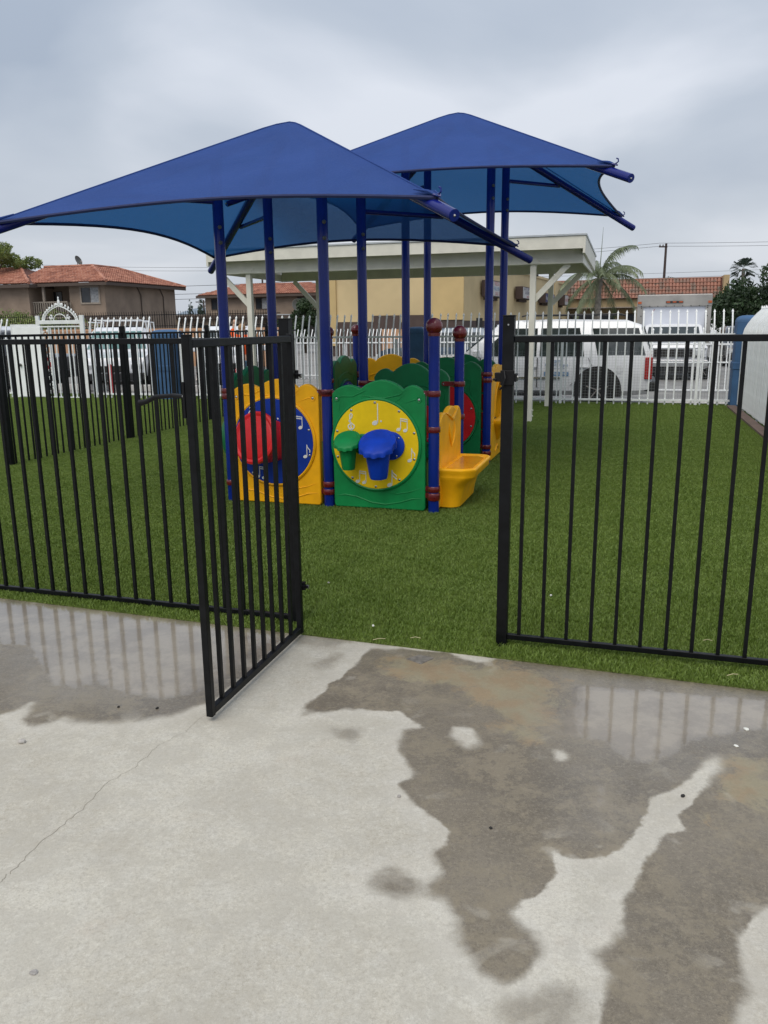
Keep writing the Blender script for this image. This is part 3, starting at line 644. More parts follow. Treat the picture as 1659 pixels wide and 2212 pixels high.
# latch plate and lever on the free stile
lt = obj('latch_plate', MB().box(GLn-0.045, GLn+0.003, -0.024, -0.0145, 1.185, 1.315), 'blackcap', gt, bevel=0.003)
obj('latch_lever', MB().tube([(GLn-0.02,-0.034,1.262),(GLn-0.045,-0.09,1.262),(GLn-0.055,-0.17,1.255),(GLn-0.05,-0.205,1.238),(GLn-0.05,-0.235,1.232)], [0.008,0.008,0.009,0.009,0.012], 10), 'blackcap', lt, smooth=True)
obj('bolt', MB().lathe([(0.007,0),(0.007,0.006)], 8, (GLn-0.022,-0.036,1.262), 'Y'), 'steel', lt)
# ================================================================ PLAY STRUCTURES
SU, SV = 0.909, 0.961
def post_mesh(h):
    prof = [(0.0442,0.0),(0.0442,h-0.002),(0.042,h)]
    b = MB(); b.lathe(prof, 48, mod=lambda k, j: 1.0 if k % 4 < 2 else 0.975); return b
def play_post(parent, x, y, h, ball=False):
    o = obj('post', post_mesh(h), 'bluepost', parent, loc=(x,y,0)); o.data.polygons.foreach_set('use_smooth', [True]*len(o.data.polygons))
    try: o.data.set_sharp_from_angle(angle=R(25))
    except Exception: pass
    if ball:
        bb = obj('ball_cap', MB().ellipsoid((0,0,0),(0.066,0.066,0.064),28,18).lathe([(0.048,-0.075),(0.050,-0.05)],24), 'clamp', parent, smooth=True, loc=(x,y,h+0.050))
    return o
_clm = {}
def clamp(parent, x, y, z, ang, reach=0.055):
    # ring round the post, lug towards the panel in direction ang
    if reach not in _clm:
        b = MB()
        n = 28; R0, R1 = 0.0455, 0.0530
        prof = [(R0,-0.021),(R1-.003,-0.023),(R1,-0.018),(R1,0.018),(R1-.003,0.023),(R0,0.021)]
        b.lathe(prof, n)
        b.box(0.045, 0.045+reach, -0.016, 0.016, -0.020, 0.020)
        b.lathe([(0.019,-0.020),(0.019,0.020)], 16, (0.045+reach, 0, 0), 'Y')
        _clm[reach] = fixn(b.mesh('clamp', M['clamp'], True))
        try: _clm[reach].set_sharp_from_angle(angle=R(35))
        except Exception: pass
        bb = MB(); 
        for sy in (-0.017, 0.013): bb.lathe([(0.0075,0),(0.0075,0.004)], 10, (0.045+reach, sy - (0.008 if sy < 0 else -0.008), 0), 'Y')
        _clm[('b', reach)] = fixn(bb.mesh('bolt', M['steel']))
    c = inst('clamp', _clm[reach], parent, (x, y, z), (0, 0, ang))
    inst('bolt', _clm[('b', reach)], c, (0,0,0))
    return c
def scallop(w, zlow=0.965, zv=1.005, za=(0.035, 0.075, 0.038), split=(0.31, 0.77), n=9):
    pts = []
    seg = [(0, split[0], za[0]), (split[0], split[1], za[1]), (split[1], 1, za[2])]
    for q, (t0, t1, A) in enumerate(seg):
        for i in range(n):
            s = i/n; t = t0 + (t1-t0)*s
            base = zv
            if q == 0: base = zlow + (zv-zlow)*min(1, s*1.6)**0.6
            if q == 2: base = zlow + (zv-zlow)*min(1, (1-s)*1.6)**0.6
            pts.append((t*w, base + A*math.sin(math.pi*s)**0.8))
    pts.append((w, zlow))
    return pts
def swoosh(b, pts, y, r=0.006):
    b.tube([(x, y, z) for x, z in pts], [r*0.2]+[r]*(len(pts)-2)+[r*0.2], 6)
def note(parent, kind, cx, cz, s, y):
    """white engraved music signs, flat 2 mm pieces"""
    b = MB(); y0, y1 = y-0.003, y
    def head(x, z, r=1.0):
        pl = [(x+s*.17*r*math.cos(t)*math.cos(.4)-s*.12*r*math.sin(t)*math.sin(.4), z+s*.17*r*math.cos(t)*math.sin(.4)+s*.12*r*math.sin(t)*math.cos(.4)) for t in [2*math.pi*k/16 for k in range(16)]]
        b.prism(pl, y0, y1)
    def rect(x0, x1, z0, z1): b.prism([(x0,z0),(x1,z0),(x1,z1),(x0,z1)], y0, y1)
    if kind == 'dotted':
        head(cx, cz-.42*s); rect(cx+s*.13, cx+s*.18, cz-.40*s, cz+.62*s)
        b.prism([(cx+s*.34+s*.05*math.cos(t), cz-.32*s+s*.05*math.sin(t)) for t in [2*math.pi*k/10 for k in range(10)]], y0, y1)
    elif kind in ('beam', 'beam2'):
        head(cx-.28*s, cz-.42*s); head(cx+.22*s, cz-.48*s)
        rect(cx-.15*s, cx-.10*s, cz-.40*s, cz+.40*s); rect(cx+.34*s, cx+.39*s, cz-.46*s, cz+.33*s)
        for dz in (0, -.14*s):
            b.prism([(cx-.15*s, cz+.40*s+dz-.07*s), (cx+.39*s, cz+.33*s+dz-.07*s), (cx+.39*s, cz+.33*s+dz), (cx-.15*s, cz+.40*s+dz)], y0-0.0005, y1)
    elif kind == 'eighth':
        head(cx, cz-.42*s); rect(cx+s*.12, cx+s*.17, cz-.40*s, cz+.48*s)
        b.prism([(cx+.17*s,cz+.48*s),(cx+.22*s,cz+.30*s),(cx+.42*s,cz+.08*s),(cx+.40*s,cz-.12*s),(cx+.35*s,cz-.12*s),(cx+.35*s,cz+.06*s),(cx+.17*s,cz+.26*s)], y0, y1)
    elif kind == 'sixteenth':
        head(cx, cz-.42*s); rect(cx+s*.12, cx+s*.17, cz-.40*s, cz+.52*s)
        for dz in (0, -.2*s):
            b.prism([(cx+.17*s,cz+.52*s+dz),(cx+.24*s,cz+.36*s+dz),(cx+.46*s,cz+.20*s+dz),(cx+.46*s,cz+.12*s+dz),(cx+.17*s,cz+.34*s+dz)], y0, y1)
    elif kind == 'whole':
        head(cx, cz, 1.1)
    elif kind == 'flat':
        rect(cx-.15*s, cx-.10*s, cz-.4*s, cz+.5*s)
        b.prism([(cx-.12*s,cz-.4*s),(cx+.14*s,cz-.08*s),(cx+.14*s,cz+.08*s),(cx,cz+.12*s),(cx-.12*s,cz+.02*s),(cx-.12*s,cz-.05*s),(cx,cz+.05*s),(cx+.07*s,cz+.02*s),(cx+.06*s,cz-.06*s)], y0, y1)
    elif kind == 'clef':
        path = []
        for k in range(26):
            t = k/25; ang = -0.2 + t*2.1*math.pi; r = s*(.03+.21*t)
            path.append((cx + r*math.cos(ang), y0, cz-.14*s + r*math.sin(ang)*1.05))
        path += [(cx-.10*s, y0, cz+.16*s), (cx+.07*s, y0, cz+.36*s), (cx+.12*s, y0, cz+.52*s), (cx+.05*s, y0, cz+.62*s), (cx-.04*s, y0, cz+.50*s), (cx-.03*s, y0, cz+.2*s), (cx+.05*s, y0, cz-.3*s), (cx+.06*s, y0, cz-.5*s), (cx-.02*s, y0, cz-.60*s), (cx-.10*s, y0, cz-.54*s)]
        b.tube(path, s*.040, 6)
        for i, v in enumerate(b.v): b.v[i] = (v[0], max(y-0.004, min(y, v[1])), v[2])
    return obj('music_note', b, 'whitep', parent)
def panel_bolts(parent, pts, y, r=0.0085):
    me_ = fixn(MB().lathe([(r+.003,0.001),(r+.003,-0.001),(r,-0.004),(r*.5,-0.0045)][::-1], 12, axis='Y').mesh('bolt', M['steel'], True))
    for x, z in pts: inst('bolt', me_, parent, (x, y, z))
def music_panel(parent, x, y, rz, col, disccol, w=0.79, T=0.06, notes=True, label=None):
    b = MB(); top = scallop(w)
    poly = [(0.012, 0.02)] + [(w-0.012, 0.02)] + [(w, 0.05)] + top[::-1][0:] + [(0, 0.05)]
    # order: bottom left -> bottom right -> up right -> along the top to the left
    b.prism(poly, -T/2, T/2)
    p = obj('panel', b, col, parent, bevel=0.012, seg=3, loc=(x,y,0), rot=(0,0,rz), label=label)
    cx, cz, r = w*0.475, 0.555, 0.385
    ring = obj('disc_frame', MB().lathe([(r-0.035,-T/2-0.006),(r-0.012,-T/2-0.020),(r,-T/2-0.012),(r+0.004,-T/2+0.01),(r+0.004,T/2-0.01),(r,T/2+0.012),(r-0.012,T/2+0.02),(r-0.035,T/2+0.006)], 64, (cx,0,cz), 'Y', m=Matrix.Scale(1,4)), col, p, smooth=True)
    # relief swooshes
    sw = MB()
    swoosh(sw, [(0.02,0.115),(0.10,0.128),(0.20,0.115),(0.33,0.072),(0.45,0.060),(0.58,0.085),(0.68,0.118),(0.77,0.125)], -T/2, 0.006)
    swoosh(sw, [(0.45,0.165),(0.56,0.155),(0.66,0.175),(0.77,0.215)], -T/2, 0.005)
    swoosh(sw, [(0.77,0.93),(0.70,0.925),(0.60,0.89)], -T/2, 0.005)
    swoosh(sw, [(0.03,0.93),(0.09,0.945),(0.18,0.945),(0.28,0.99),(0.30,1.0)], -T/2, 0.006)
    swoosh(sw, [(0.24,0.955),(0.33,0.945),(0.45,0.935),(0.58,0.965),(0.63,1.0)], -T/2, 0.006)
    swoosh(sw, [(0.08,0.93),(0.06,0.85),(0.075,0.80)], -T/2, 0.004)
    swoosh(sw, [(0.62,0.97),(0.57,0.925),(0.50,0.885)], -T/2, 0.005)
    obj('relief_line', sw, col, p, smooth=True)
    for bx in (0.042, w-0.050):
        rc = obj('bolt_recess', MB().lathe([(0.024,-0.002),(0.021,-0.006),(0.017,-0.003)], 20, (bx, -T/2, 0.925), 'Y'), col, p, smooth=True)
        panel_bolts(rc, [(bx, 0.925)], -T/2-0.003, 0.009)
    d = obj('disc', MB().lathe([(r-0.022,0.0),(r-0.022,-0.012),(r-0.025,-0.014)], 72, (cx,-T/2-0.004,cz), 'Y'), disccol, p, smooth=True, angle=30)
    yd = -T/2-0.018
    panel_bolts(d, [(cx+(r-0.04)*math.cos(t), cz+(r-0.04)*math.sin(t)) for t in [math.pi/2+2*math.pi*k/10 for k in range(10)]], yd)
    if notes:
        S_ = 0.132
        for kd, nx_, nz_, sc in (('dotted',0.0,0.245,1.15),('clef',-0.21,0.17,1.05),('beam',0.23,0.18,.85),('flat',-0.26,-0.04,.8),('eighth',0.29,-0.07,.85),('beam',-0.125,-0.26,.85),('sixteenth',0.12,-0.27,1.0)):
            note(d, kd, cx+nx_, cz+nz_, S_*sc, yd)
    return p, d, cx, cz, yd
def djembe(parent, x, y, z, s, material, tilt=0.5, hs=1.0):
    """bongo shaped drum: ribbed rim, fluted tapering body, tilted towards the player"""
    b = MB(); n = 48
    fl = lambda k, j: (1.0 + (0.045 if (k % 4) < 2 else -0.05)) if j in (5,6) else (1.0 + (0.025 if (k % 4) < 2 else -0.03)) if j == 4 else (1 + 0.03*math.cos(k*math.pi/4)) if j > 6 else 1
    prof = [(0.0,0.0),(0.085,0.0),(0.090,-0.006),(0.110,-0.008),(0.114,-0.022),(0.110,-0.052),(0.088,-0.060),(0.078,-0.075),(0.066,-0.17),(0.055,-0.27),(0.050,-0.288),(0.02,-0.29)]
    prof = [(r*s, h*s*(hs if h < -.06 else 1)) for r, h in prof]
    # tilt only the head; body hangs straight
    vs = []
    for j, (r, h) in enumerate(prof):
        for k in range(n):
            t = 2*math.pi*k/n; rr = r*fl(k, j)
            f = max(0.0, 1 + h/(0.30*s)); ang = tilt*f**1.5
            vx, vy, vz = rr*math.cos(t), rr*math.sin(t), 0
            vs.append((x+vx, y + vy*math.cos(ang) + (0.02*s)*(1-f), z + h + vy*math.sin(ang)))
    b.v = vs; b.f = [(j*n+k, j*n+(k+1)%n, (j+1)*n+(k+1)%n, (j+1)*n+k) for j in range(len(prof)-1) for k in range(n)]
    return obj('drum', b, material, parent, smooth=True, angle=50)
def struct_canopy(t, cx, cy, zc, zp, a, post_xy, strut_z):
    # fabric
    n = 14; b = MB(); arc = 0.115
    cnr = [(-1,-1),(1,-1),(1,1),(-1,1)]
    for q in range(4):
        (x0,y0),(x1,y1) = cnr[q], cnr[(q+1)%4]; base = len(b.v)
        for i in range(n+1):
            ti = i/n
            for j in range(n+1):
                s = -1 + 2*j/n; e_ = 1 - arc*(1-s*s)
                ex, ey = (x0+(x1-x0)*(j/n)), (y0+(y1-y0)*(j/n))
                r = ti*e_; zz = zp - (zp-zc)*r
                if ti < 0.10: zz -= 0.022*(1-ti/0.10)**2
                sag = 0.02*math.sin(math.pi*ti)*(1-s*s)
                b.v.append((cx+a*ex*r, cy+a*ey*r, zz - sag))
        for i in range(n):
            for j in range(n):
                k = base+i*(n+1)+j; b.f.append((k, k+1, k+n+2, k+n+1))
    fab = obj('shade_canopy', b, 'cloth', t, smooth=True, angle=12, label='blue fabric shade canopy stretched over four tubes')
    bm = bmesh.new(); bm.from_mesh(fab.data); bmesh.ops.remove_doubles(bm, verts=bm.verts, dist=0.0008); bm.to_mesh(fab.data); bm.free()
    h = MB()
    for q in range(4):
        (x0,y0),(x1,y1) = cnr[q], cnr[(q+1)%4]; pp = []
        for j in range(n+1):
            s = -1+2*j/n; e_ = 1-arc*(1-s*s); ex, ey = (x0+(x1-x0)*(j/n)), (y0+(y1-y0)*(j/n))
            pp.append((cx+a*ex*e_, cy+a*ey*e_, zp-(zp-zc)*e_-0.006))
        h.tube(pp, 0.013, 6)
    obj('hem', h, 'hem', fab, smooth=True)
    seam = MB()
    for q in range(4):
        x0, y0 = cnr[q]; seam.tube([(cx+a*x0*r, cy+a*y0*r, zp-(zp-zc)*r+0.001 - (0.022*(1-r/0.10)**2 if r < .10 else 0)) for r in (0,.05,.1,.15,.5,1)], 0.006, 6)
    obj('seam', seam, 'cloth', fab, smooth=True)
    # rafters
    for x0, y0 in cnr:
        f0, f1 = 0.04, 1.085; off_ = 0.040
        p0 = Vector((cx+a*x0*f0, cy+a*y0*f0, zp-(zp-zc)*f0-off_-0.045)); p1 = Vector((cx+a*x0*f1, cy+a*y0*f1, zp-(zp-zc)*f1-off_-0.012))
        rf = obj('rafter', MB().tube([p0, p0.lerp(p1,.5), p1], 0.037, 24), 'bluedark', t, smooth=True)
        d = (p1-p0).normalized()
        obj('end_cap', MB().tube([p1, p1+d*0.003], 0.035, 24), 'bluepost', rf)
        obj('bolt', MB().tube([p1+d*0.003, p1+d*0.008, p1+d*0.012], [0.009,0.007,0.003], 10), 'steel', rf)
        # tensioner hook and bunched corner
        pc = Vector((cx+a*x0*1.0, cy+a*y0*1.0, zc+0.012))
        ck_ = MB(); side = Vector((-y0, x0, 0)).normalized()
        ck_.tube([pc, pc+d*0.03+Vector((0,0,.012)), pc+d*0.055+Vector((0,0,.03)), pc+d*0.05+Vector((0,0,.05)), pc+d*0.03+Vector((0,0,.05))], 0.0055, 8)
        ck_.tube([pc-side*0.025, pc+d*0.045, pc+side*0.025], 0.007, 6)
        obj('tension_hook', ck_, 'bluedark', rf, smooth=True)
        bc = MB()
        for q in range(5):
            o_ = side*random.uniform(-.03,.03); bc.tube([pc-d*0.16+o_*2.6-Vector((0,0,.01)), pc-d*0.06+o_+Vector((0,0,random.uniform(-.006,.008))), pc+d*0.035+o_*.4], [0.004,0.010,0.005], 6)
        obj('gathered_corner', bc, 'cloth', rf, smooth=True)
    for (x, y) in post_xy:
        dx, dy = x-cx, y-cy; l = math.hypot(dx, dy); ux, uy = dx/l, dy/l
        rd = math.hypot(a, a); zr = strut_z; rr = (zp-0.085-zr)/((zp-zc))*rd
        obj('strut', MB().tube([(x,y,strut_z),(cx+ux*rr*.5+x*.5-cx*.5, cy+uy*rr*.5+y*.5-cy*.5, strut_z),(cx+ux*rr,cy+uy*rr,strut_z)], 0.021, 14), 'bluedark', t, smooth=True)
        # sleeve bolts
        me_ = fixn(MB().lathe([(0.016,0.0),(0.016,-0.008),(0.011,-0.014)], 14, axis='Y').mesh('bolt', M['greycap'], True))
        for zz in (strut_z-0.20, strut_z-0.32):
            for an in (0.35, math.pi-0.5):
                inst('bolt', me_, t, (x+0.044*math.cos(an-math.pi/2+R(18)), y+0.044*math.sin(an-math.pi/2+R(18)), zz), (0,0,an+R(18)))
    return fab
# ---- near structure. local frame: x along u, y along v, origin at the right front post
E_ = W(-1.51, 6.234)
s1 = thing('play_structure', 'near play structure with drum panels, yellow corner seat and blue canopy', 'play structure', E_, None, 'music play structures')
ZC1, ZP1 = 2.263, 3.19
for (i, j, h, bl) in ((2,0,1.445,True),(2,1,1.385,True),(1,0,2.84,False),(0,0,2.84,False),(0,1,2.84,False),(1,1,2.84,False)):
    play_post(s1, (i-2)*SU, j*SV, h, bl)
struct_canopy(s1, -1.5*SU, 0.5*SV, ZC1, ZP1, 1.662, [(-SU,0),(-2*SU,0),(-2*SU,SV),(-SU,SV)], 2.50)
pg, dg_, cx_, cz_, yd_ = music_panel(s1, -SU+0.055, 0, 0, 'green', 'disc', label='green panel with yellow music disc and two drums')
# drums on the green panel
for (mx, mz, mr) in ((cx_+0.16, 0.545, 0.118), (cx_-0.045, 0.545, 0.080)):
    pass
mount = obj('drum_mount', MB().lathe([(0.115,0.0),(0.115,-0.020),(0.100,-0.026)], 36, (cx_+0.135, yd_, 0.555), 'Y').tube([(cx_+0.135,yd_-0.02,0.555),(cx_+0.10,yd_-0.12,0.55)],0.05,16), 'blue', dg_, smooth=True)
panel_bolts(mount, [(cx_+0.185,0.475),(cx_+0.205,0.62)], yd_-0.024, 0.007)
djembe(dg_, cx_+0.070, yd_-0.165, 0.625, 1.34, 'blue', 0.58, 0.82)
mount = obj('drum_mount', MB().lathe([(0.085,0.0),(0.085,-0.018),(0.072,-0.024)], 36, (cx_-0.105, yd_, 0.560), 'Y').tube([(cx_-0.105,yd_-0.02,0.555),(cx_-0.14,yd_-0.10,0.55)],0.035,16), 'green', dg_, smooth=True)
panel_bolts(mount, [(cx_-0.075,0.50),(cx_-0.075,0.625)], yd_-0.022, 0.007)
djembe(dg_, cx_-0.195, yd_-0.130, 0.625, 0.98, 'green', 0.58, 0.92)
# yellow panel with red kettle drum
py, dy_, cx2, cz2, yd2 = music_panel(s1, -2*SU+0.055, 0, 0, 'yellow', 'bluedisc', label='yellow panel with blue music disc and red kettle drum')
mm = Matrix.Rotation(R(24), 4, 'X') @ Matrix.Rotation(R(14), 4, 'Z')
def kettle(parent, c):
    b = MB(); n = 48; vs = []
    prof = [(0.0,-0.16),(0.17,-0.158),(0.185,-0.150),(0.205,-0.158),(0.222,-0.150),(0.226,-0.125),(0.220,-0.110),(0.205,-0.095),(0.19,-0.05),(0.175,0.0)]
    ry = Matrix.Rotation(R(-16), 4, 'X') @ Matrix.Rotation(R(-14), 4, 'Z')
    for j, (r, h) in enumerate(prof):
        for k in range(n):
            t = 2*math.pi*k/n; v = Vector((r*math.cos(t), h, r*math.sin(t)))
            w_ = min(1, -h/0.11) if h < 0 else 0
            v2 = ry @ v; v = v.lerp(v2, w_); vs.append((v.x+c[0]-0.07*w_, v.y+c[1], v.z+c[2]))
    b.v = vs; b.f = [(j*n+k, j*n+(k+1)%n, (j+1)*n+(k+1)%n, (j+1)*n+k) for j in range(len(prof)-1) for k in range(n)]
    return obj('drum', b, 'red', parent, smooth=True, angle=40)
kettle(dy_, (cx2+0.0, yd2-0.002, 0.565))
# green arch panel between the rear posts (row 1)
def arch_panel(parent, x, y, rz, col, w=0.79, T=0.06, hole=True, disc=None, flip=False, label=None):
    top = scallop(w, zlow=1.035, zv=1.08, za=(0.04,0.085,0.04), split=(0.25,0.75)); top = [(w-x_, z_) for x_, z_ in top][::-1] if flip else top
    b = MB(); 
    outer = [(w, 0.05)] + top[::-1] + [(0, 0.05)]
    if hole:
        hw, hc, hz = 0.27, w/2, 0.60
        arch = [(hc-hw, 0.05)] + [(hc-hw*math.cos(t), hz + 0.22*math.sin(t)) for t in [math.pi*k/14 for k in range(15)]] + [(hc+hw, 0.05)]
        poly = outer + arch
        b.prism(poly, -T/2, T/2)
    else:
        b.prism(outer, -T/2, T/2)
    p = obj('panel', b, col, parent, bevel=0.012, seg=3, loc=(x,y,0), rot=(0,0,rz), label=label)
    sw = MB(); swoosh(sw, [(0.12,0.80),(0.12,0.90),(0.20,0.93),(0.32,0.96),(0.46,0.965),(0.60,0.93),(0.68,0.92),(0.67,0.84),(0.70,0.72),(0.74,0.68)], -T/2, 0.006)
    obj('relief_line', sw, col, p, smooth=True)
    if disc:
        r = 0.36
        fr_ = obj('disc_frame', MB().lathe([(r-0.03,-T/2-0.004),(r,-T/2-0.02),(r+0.012,-T/2),(r+0.012,T/2),(r,T/2+0.02),(r-0.03,T/2+0.004)], 56, (w/2,0,0.52), 'Y'), col, p, smooth=True)
        d = obj('disc', MB().lathe([(r-0.02,-0.012),(r-0.02,0.012)], 56, (w/2,-T/2-0.006,0.52), 'Y'), disc, p, smooth=True)
        panel_bolts(d, [(w/2+(r-0.05)*math.cos(t), 0.52+(r-0.05)*math.sin(t)) for t in [math.pi/2+2*math.pi*k/10 for k in range(10)]], -T/2-0.02)
        return p, d
    return p, None
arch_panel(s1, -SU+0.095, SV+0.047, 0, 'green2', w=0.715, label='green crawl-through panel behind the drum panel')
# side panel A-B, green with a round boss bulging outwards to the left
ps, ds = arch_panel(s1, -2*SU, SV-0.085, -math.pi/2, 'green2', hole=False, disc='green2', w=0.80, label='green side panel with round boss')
obj('bubble', MB().lathe([(0.33,0.0),(0.32,-0.07),(0.27,-0.15),(0.19,-0.21),(0.10,-0.245),(0.0,-0.255)], 40, (0.40,-0.036,0.52), 'Y'), 'green2', ps, smooth=True)
# low yellow bead panel between rear posts B-D
b = MB(); b.prism([(0.0,0.42),(0.79,0.42)] + [(x_, z_-0.17) for x_, z_ in scallop(0.79)][::-1], -0.03, 0.03)
yb = obj('panel', b, 'yellow', s1, bevel=0.012, seg=2, loc=(-2*SU+0.055, SV, 0), label='yellow bead panel at the back of the near bay')
for z_ in (0.50,0.60,0.70,0.80): obj('bead', MB().lathe([(0.0,-0.03),(0.045,-0.02),(0.055,0),(0.045,0.02),(0.0,0.03)], 20, (0.70,-0.045,z_), 'Z'), 'yellow', yb, smooth=True)
# seat between the right posts, facing right
def seat(parent):
    w = 0.82; root_rot = (0,0,math.pi/2); loc = (0.012, 0.07, 0)
    # local: x along v, outward = -y
    top = scallop(w, zlow=0.735, zv=0.775, za=(0.03,0.055,0.035))
    b = MB(); b.prism([(0,0.03),(w,0.03)] + top[::-1], -0.025, 0.025)
    bk = obj('seat', b, 'yellow', parent, bevel=0.014, seg=3, loc=loc, rot=root_rot, label='yellow moulded corner seat with wet seat top')
    # relief petals on the backrest
    rl = MB()
    for cx__, sgn in ((0.35,-1),(0.50,1)):
        rl.tube([(0.43+sgn*0.10,-0.024,0.70),(0.43+sgn*0.105,-0.030,0.62),(0.43+sgn*0.06,-0.030,0.54),(0.43,-0.026,0.48)], [0.003,0.010,0.010,0.003], 8)
    rl.tube([(0.18,-0.024,0.80),(0.33,-0.028,0.76),(0.44,-0.028,0.72),(0.55,-0.028,0.76),(0.70,-0.024,0.80)], [0.002,0.012,0.013,0.012,0.002], 8)
    obj('relief_line', rl, 'yellow', bk, smooth=True)
    # seat body: loft of rounded footprints, flaring outwards upwards
    b = MB(); n = 28
    KD = 0.86
    lv = [(0.03,0.17,0.05),(0.10,0.18,0.045),(0.17,0.20,0.035),(0.22,0.255,0.02),(0.262,0.318,0.01),(0.285,0.345,0.0),(0.290,0.350,0.0),(0.318,0.352,0.0),(0.340,0.362,-0.012),(0.355,0.360,-0.012),(0.362,0.350,-0.004),(0.363,0.335,0.012),(0.352,0.318,0.03),(0.350,0.2,0.1)]
    for z, D_, ins in lv:
        D_ = D_*KD if D_ > .22 else D_; rad = min(0.10, D_*0.5)
        pts_ = [(ins, -0.02)]
        m_n = (n-4)//2
        for k in range(m_n): 
            t = k/(m_n-1)*math.pi/2; pts_.append((ins+rad-rad*math.cos(t), -D_+rad-rad*math.sin(t)))
        for k in range(m_n):
            t = k/(m_n-1)*math.pi/2; pts_.append((w-ins-rad+rad*math.sin(t), -D_+rad-rad*math.cos(t)))
        pts_.append((w-ins, -0.02))
        cnt = len(pts_)
        b.v += [(x_, y_, z) for x_, y_ in pts_]
    for j in range(len(lv)-1):
        for k in range(cnt-1): b.f.append((j*cnt+k, j*cnt+k+1, (j+1)*cnt+k+1, (j+1)*cnt+k))
    b.f.append(tuple(range((len(lv)-1)*cnt, len(lv)*cnt))); b.f.append(tuple(range(cnt-1,-1,-1)))
    obj('seat_base', b, 'yellow', bk, smooth=True, angle=50)
    M['wetyellow'] = mat('wet_yellow_plastic', (0.84,0.36,0.008), 0.12, 0, 0.1, 3, 0.5, 40)
    obj('water_film', MB().prismz([(0.08,-0.06),(w-0.08,-0.06),(w-0.06,-0.19),(w-0.14,-0.265),(0.14,-0.265),(0.06,-0.19)], 0.3505, 0.3545), 'wetyellow', bk)
    return bk
seat(s1)
# clamps
for (x, y, z, an) in ((0,0,.975,math.pi),(0,0,.205,math.pi),(0,0,.150,math.pi),(0,0,.69,math.pi/2),(0,0,.135,math.pi/2),
                      (-SU,0,.975,math.pi),(-SU,0,.965,0),(-SU,0,.205,0),(-SU,0,.140,math.pi),(-2*SU,0,.975,0),(-2*SU,0,.18,0),(-2*SU,0,.93,math.pi/2),
                      (0,SV,.985,math.pi-.001),(0,SV,.69,-math.pi/2),(0,SV,.14,-math.pi/2),(-SU,SV,.985,.001),(-SU,SV,.16,0),(-SU,SV,.93,math.pi),(-2*SU,SV,.93,0),(-2*SU,SV,.90,-math.pi/2)):
    clamp(s1, x, y, z, an, 0.095 if abs(z-.985) < 1e-6 else (0.03 if abs(math.cos(an)) > .5 else 0.028))
for (x,y,an) in ((-0.055-0.045,SV-0.045,0),(-SU+0.055+0.045,SV-0.045,0)):
    pass
# ---- far structure: local origin at its right front post (row 3)
V3, V4 = 2.439, 3.400
s2 = thing('play_structure', 'far play structure under the taller rear blue canopy with red disc panel', 'play structure', W(-1.51, 6.234+V3), None, 'music play structures')
SV2 = V4 - V3
for (i, j, h, bl) in ((2,0,3.36,False),(2,1,3.36,False),(1,0,3.36,False),(1,1,3.36,False),(0,0,1.39,True),(0,1,1.41,True)):
    play_post(s2, (i-2)*SU, j*SV2, h, bl)
struct_canopy(s2, -0.5*SU, 0.5*SV2, 2.79, 3.735, 1.70, [(0,0),(-SU,0),(-SU,SV2),(0,SV2)], 3.08)
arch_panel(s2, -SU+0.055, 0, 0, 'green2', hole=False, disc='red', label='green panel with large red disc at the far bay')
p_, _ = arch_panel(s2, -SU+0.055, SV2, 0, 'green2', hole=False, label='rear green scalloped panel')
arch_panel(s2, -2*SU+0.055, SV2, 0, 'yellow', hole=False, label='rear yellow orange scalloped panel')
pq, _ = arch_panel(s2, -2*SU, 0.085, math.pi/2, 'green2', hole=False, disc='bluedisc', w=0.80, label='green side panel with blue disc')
for k in range(4):
    obj('roller', MB().lathe([(0.0,-0.09),(0.055,-0.088),(0.06,-0.08),(0.06,0.08),(0.055,0.088),(0,0.09)], 20, (-0.13, 0.25, 0.26+0.20*k), 'Z'), 'red', s2, smooth=True)
obj('roller_rod', MB().lathe([(0.012,0.0),(0.012,1.0)], 10, (-0.13,0.25,0.05)), 'steel', s2)
# yellow store-front panel with arched opening and shelf on the right side
w = 0.80; top = scallop(w, zlow=0.985, zv=1.02, za=(0.03,0.05,0.03))
hc, hw = w/2, 0.19
hole = [(hc-hw,0.44)] + [(hc-hw*math.cos(t), 0.62+0.20*math.sin(t)) for t in [math.pi*k/12 for k in range(13)]] + [(hc+hw,0.44)]
b = MB()
b.prism([(0,0.03),(w,0.03)] + [(w,0.44),(hc+hw,0.44)] + [(hc-hw,0.44),(0,0.44)], -0.028, 0.028)
b.prism([(0,0.44),(hc-hw,0.44)] + hole[1:-1] + [(hc+hw,0.44),(w,0.44)] + top[::-1], -0.028, 0.028)
st = obj('panel', b, 'yellow', s2, bevel=0.01, seg=2, loc=(0.010, 0.08, 0), rot=(0,0,math.pi/2), label='yellow shop-window panel with arched opening and shelf')
sh = MB(); 
for z, D_ , hwid in ((0.22,0.03,0.03),(0.30,0.07,0.10),(0.37,0.12,0.17),(0.41,0.155,0.215),(0.430,0.165,0.23),(0.455,0.165,0.23),(0.462,0.155,0.22)):
    sh.v += [(hc+hwid*math.cos(t), -0.02-D_*abs(math.sin(t))**0.7, z) for t in [math.pi*k/16 for k in range(17)]]
for j in range(6):
    for k in range(16): sh.f.append((j*17+k, j*17+k+1, (j+1)*17+k+1, (j+1)*17+k))
sh.f.append(tuple(range(6*17, 7*17))); obj('shelf', sh, 'yellow', st, smooth=True, angle=50)
rl = MB(); rl.tube([(0.21,-0.026,0.5),(0.20,-0.032,0.66),(0.27,-0.034,0.80),(0.40,-0.036,0.90),(0.53,-0.034,0.80),(0.60,-0.032,0.66),(0.59,-0.026,0.5)], 0.010, 8)
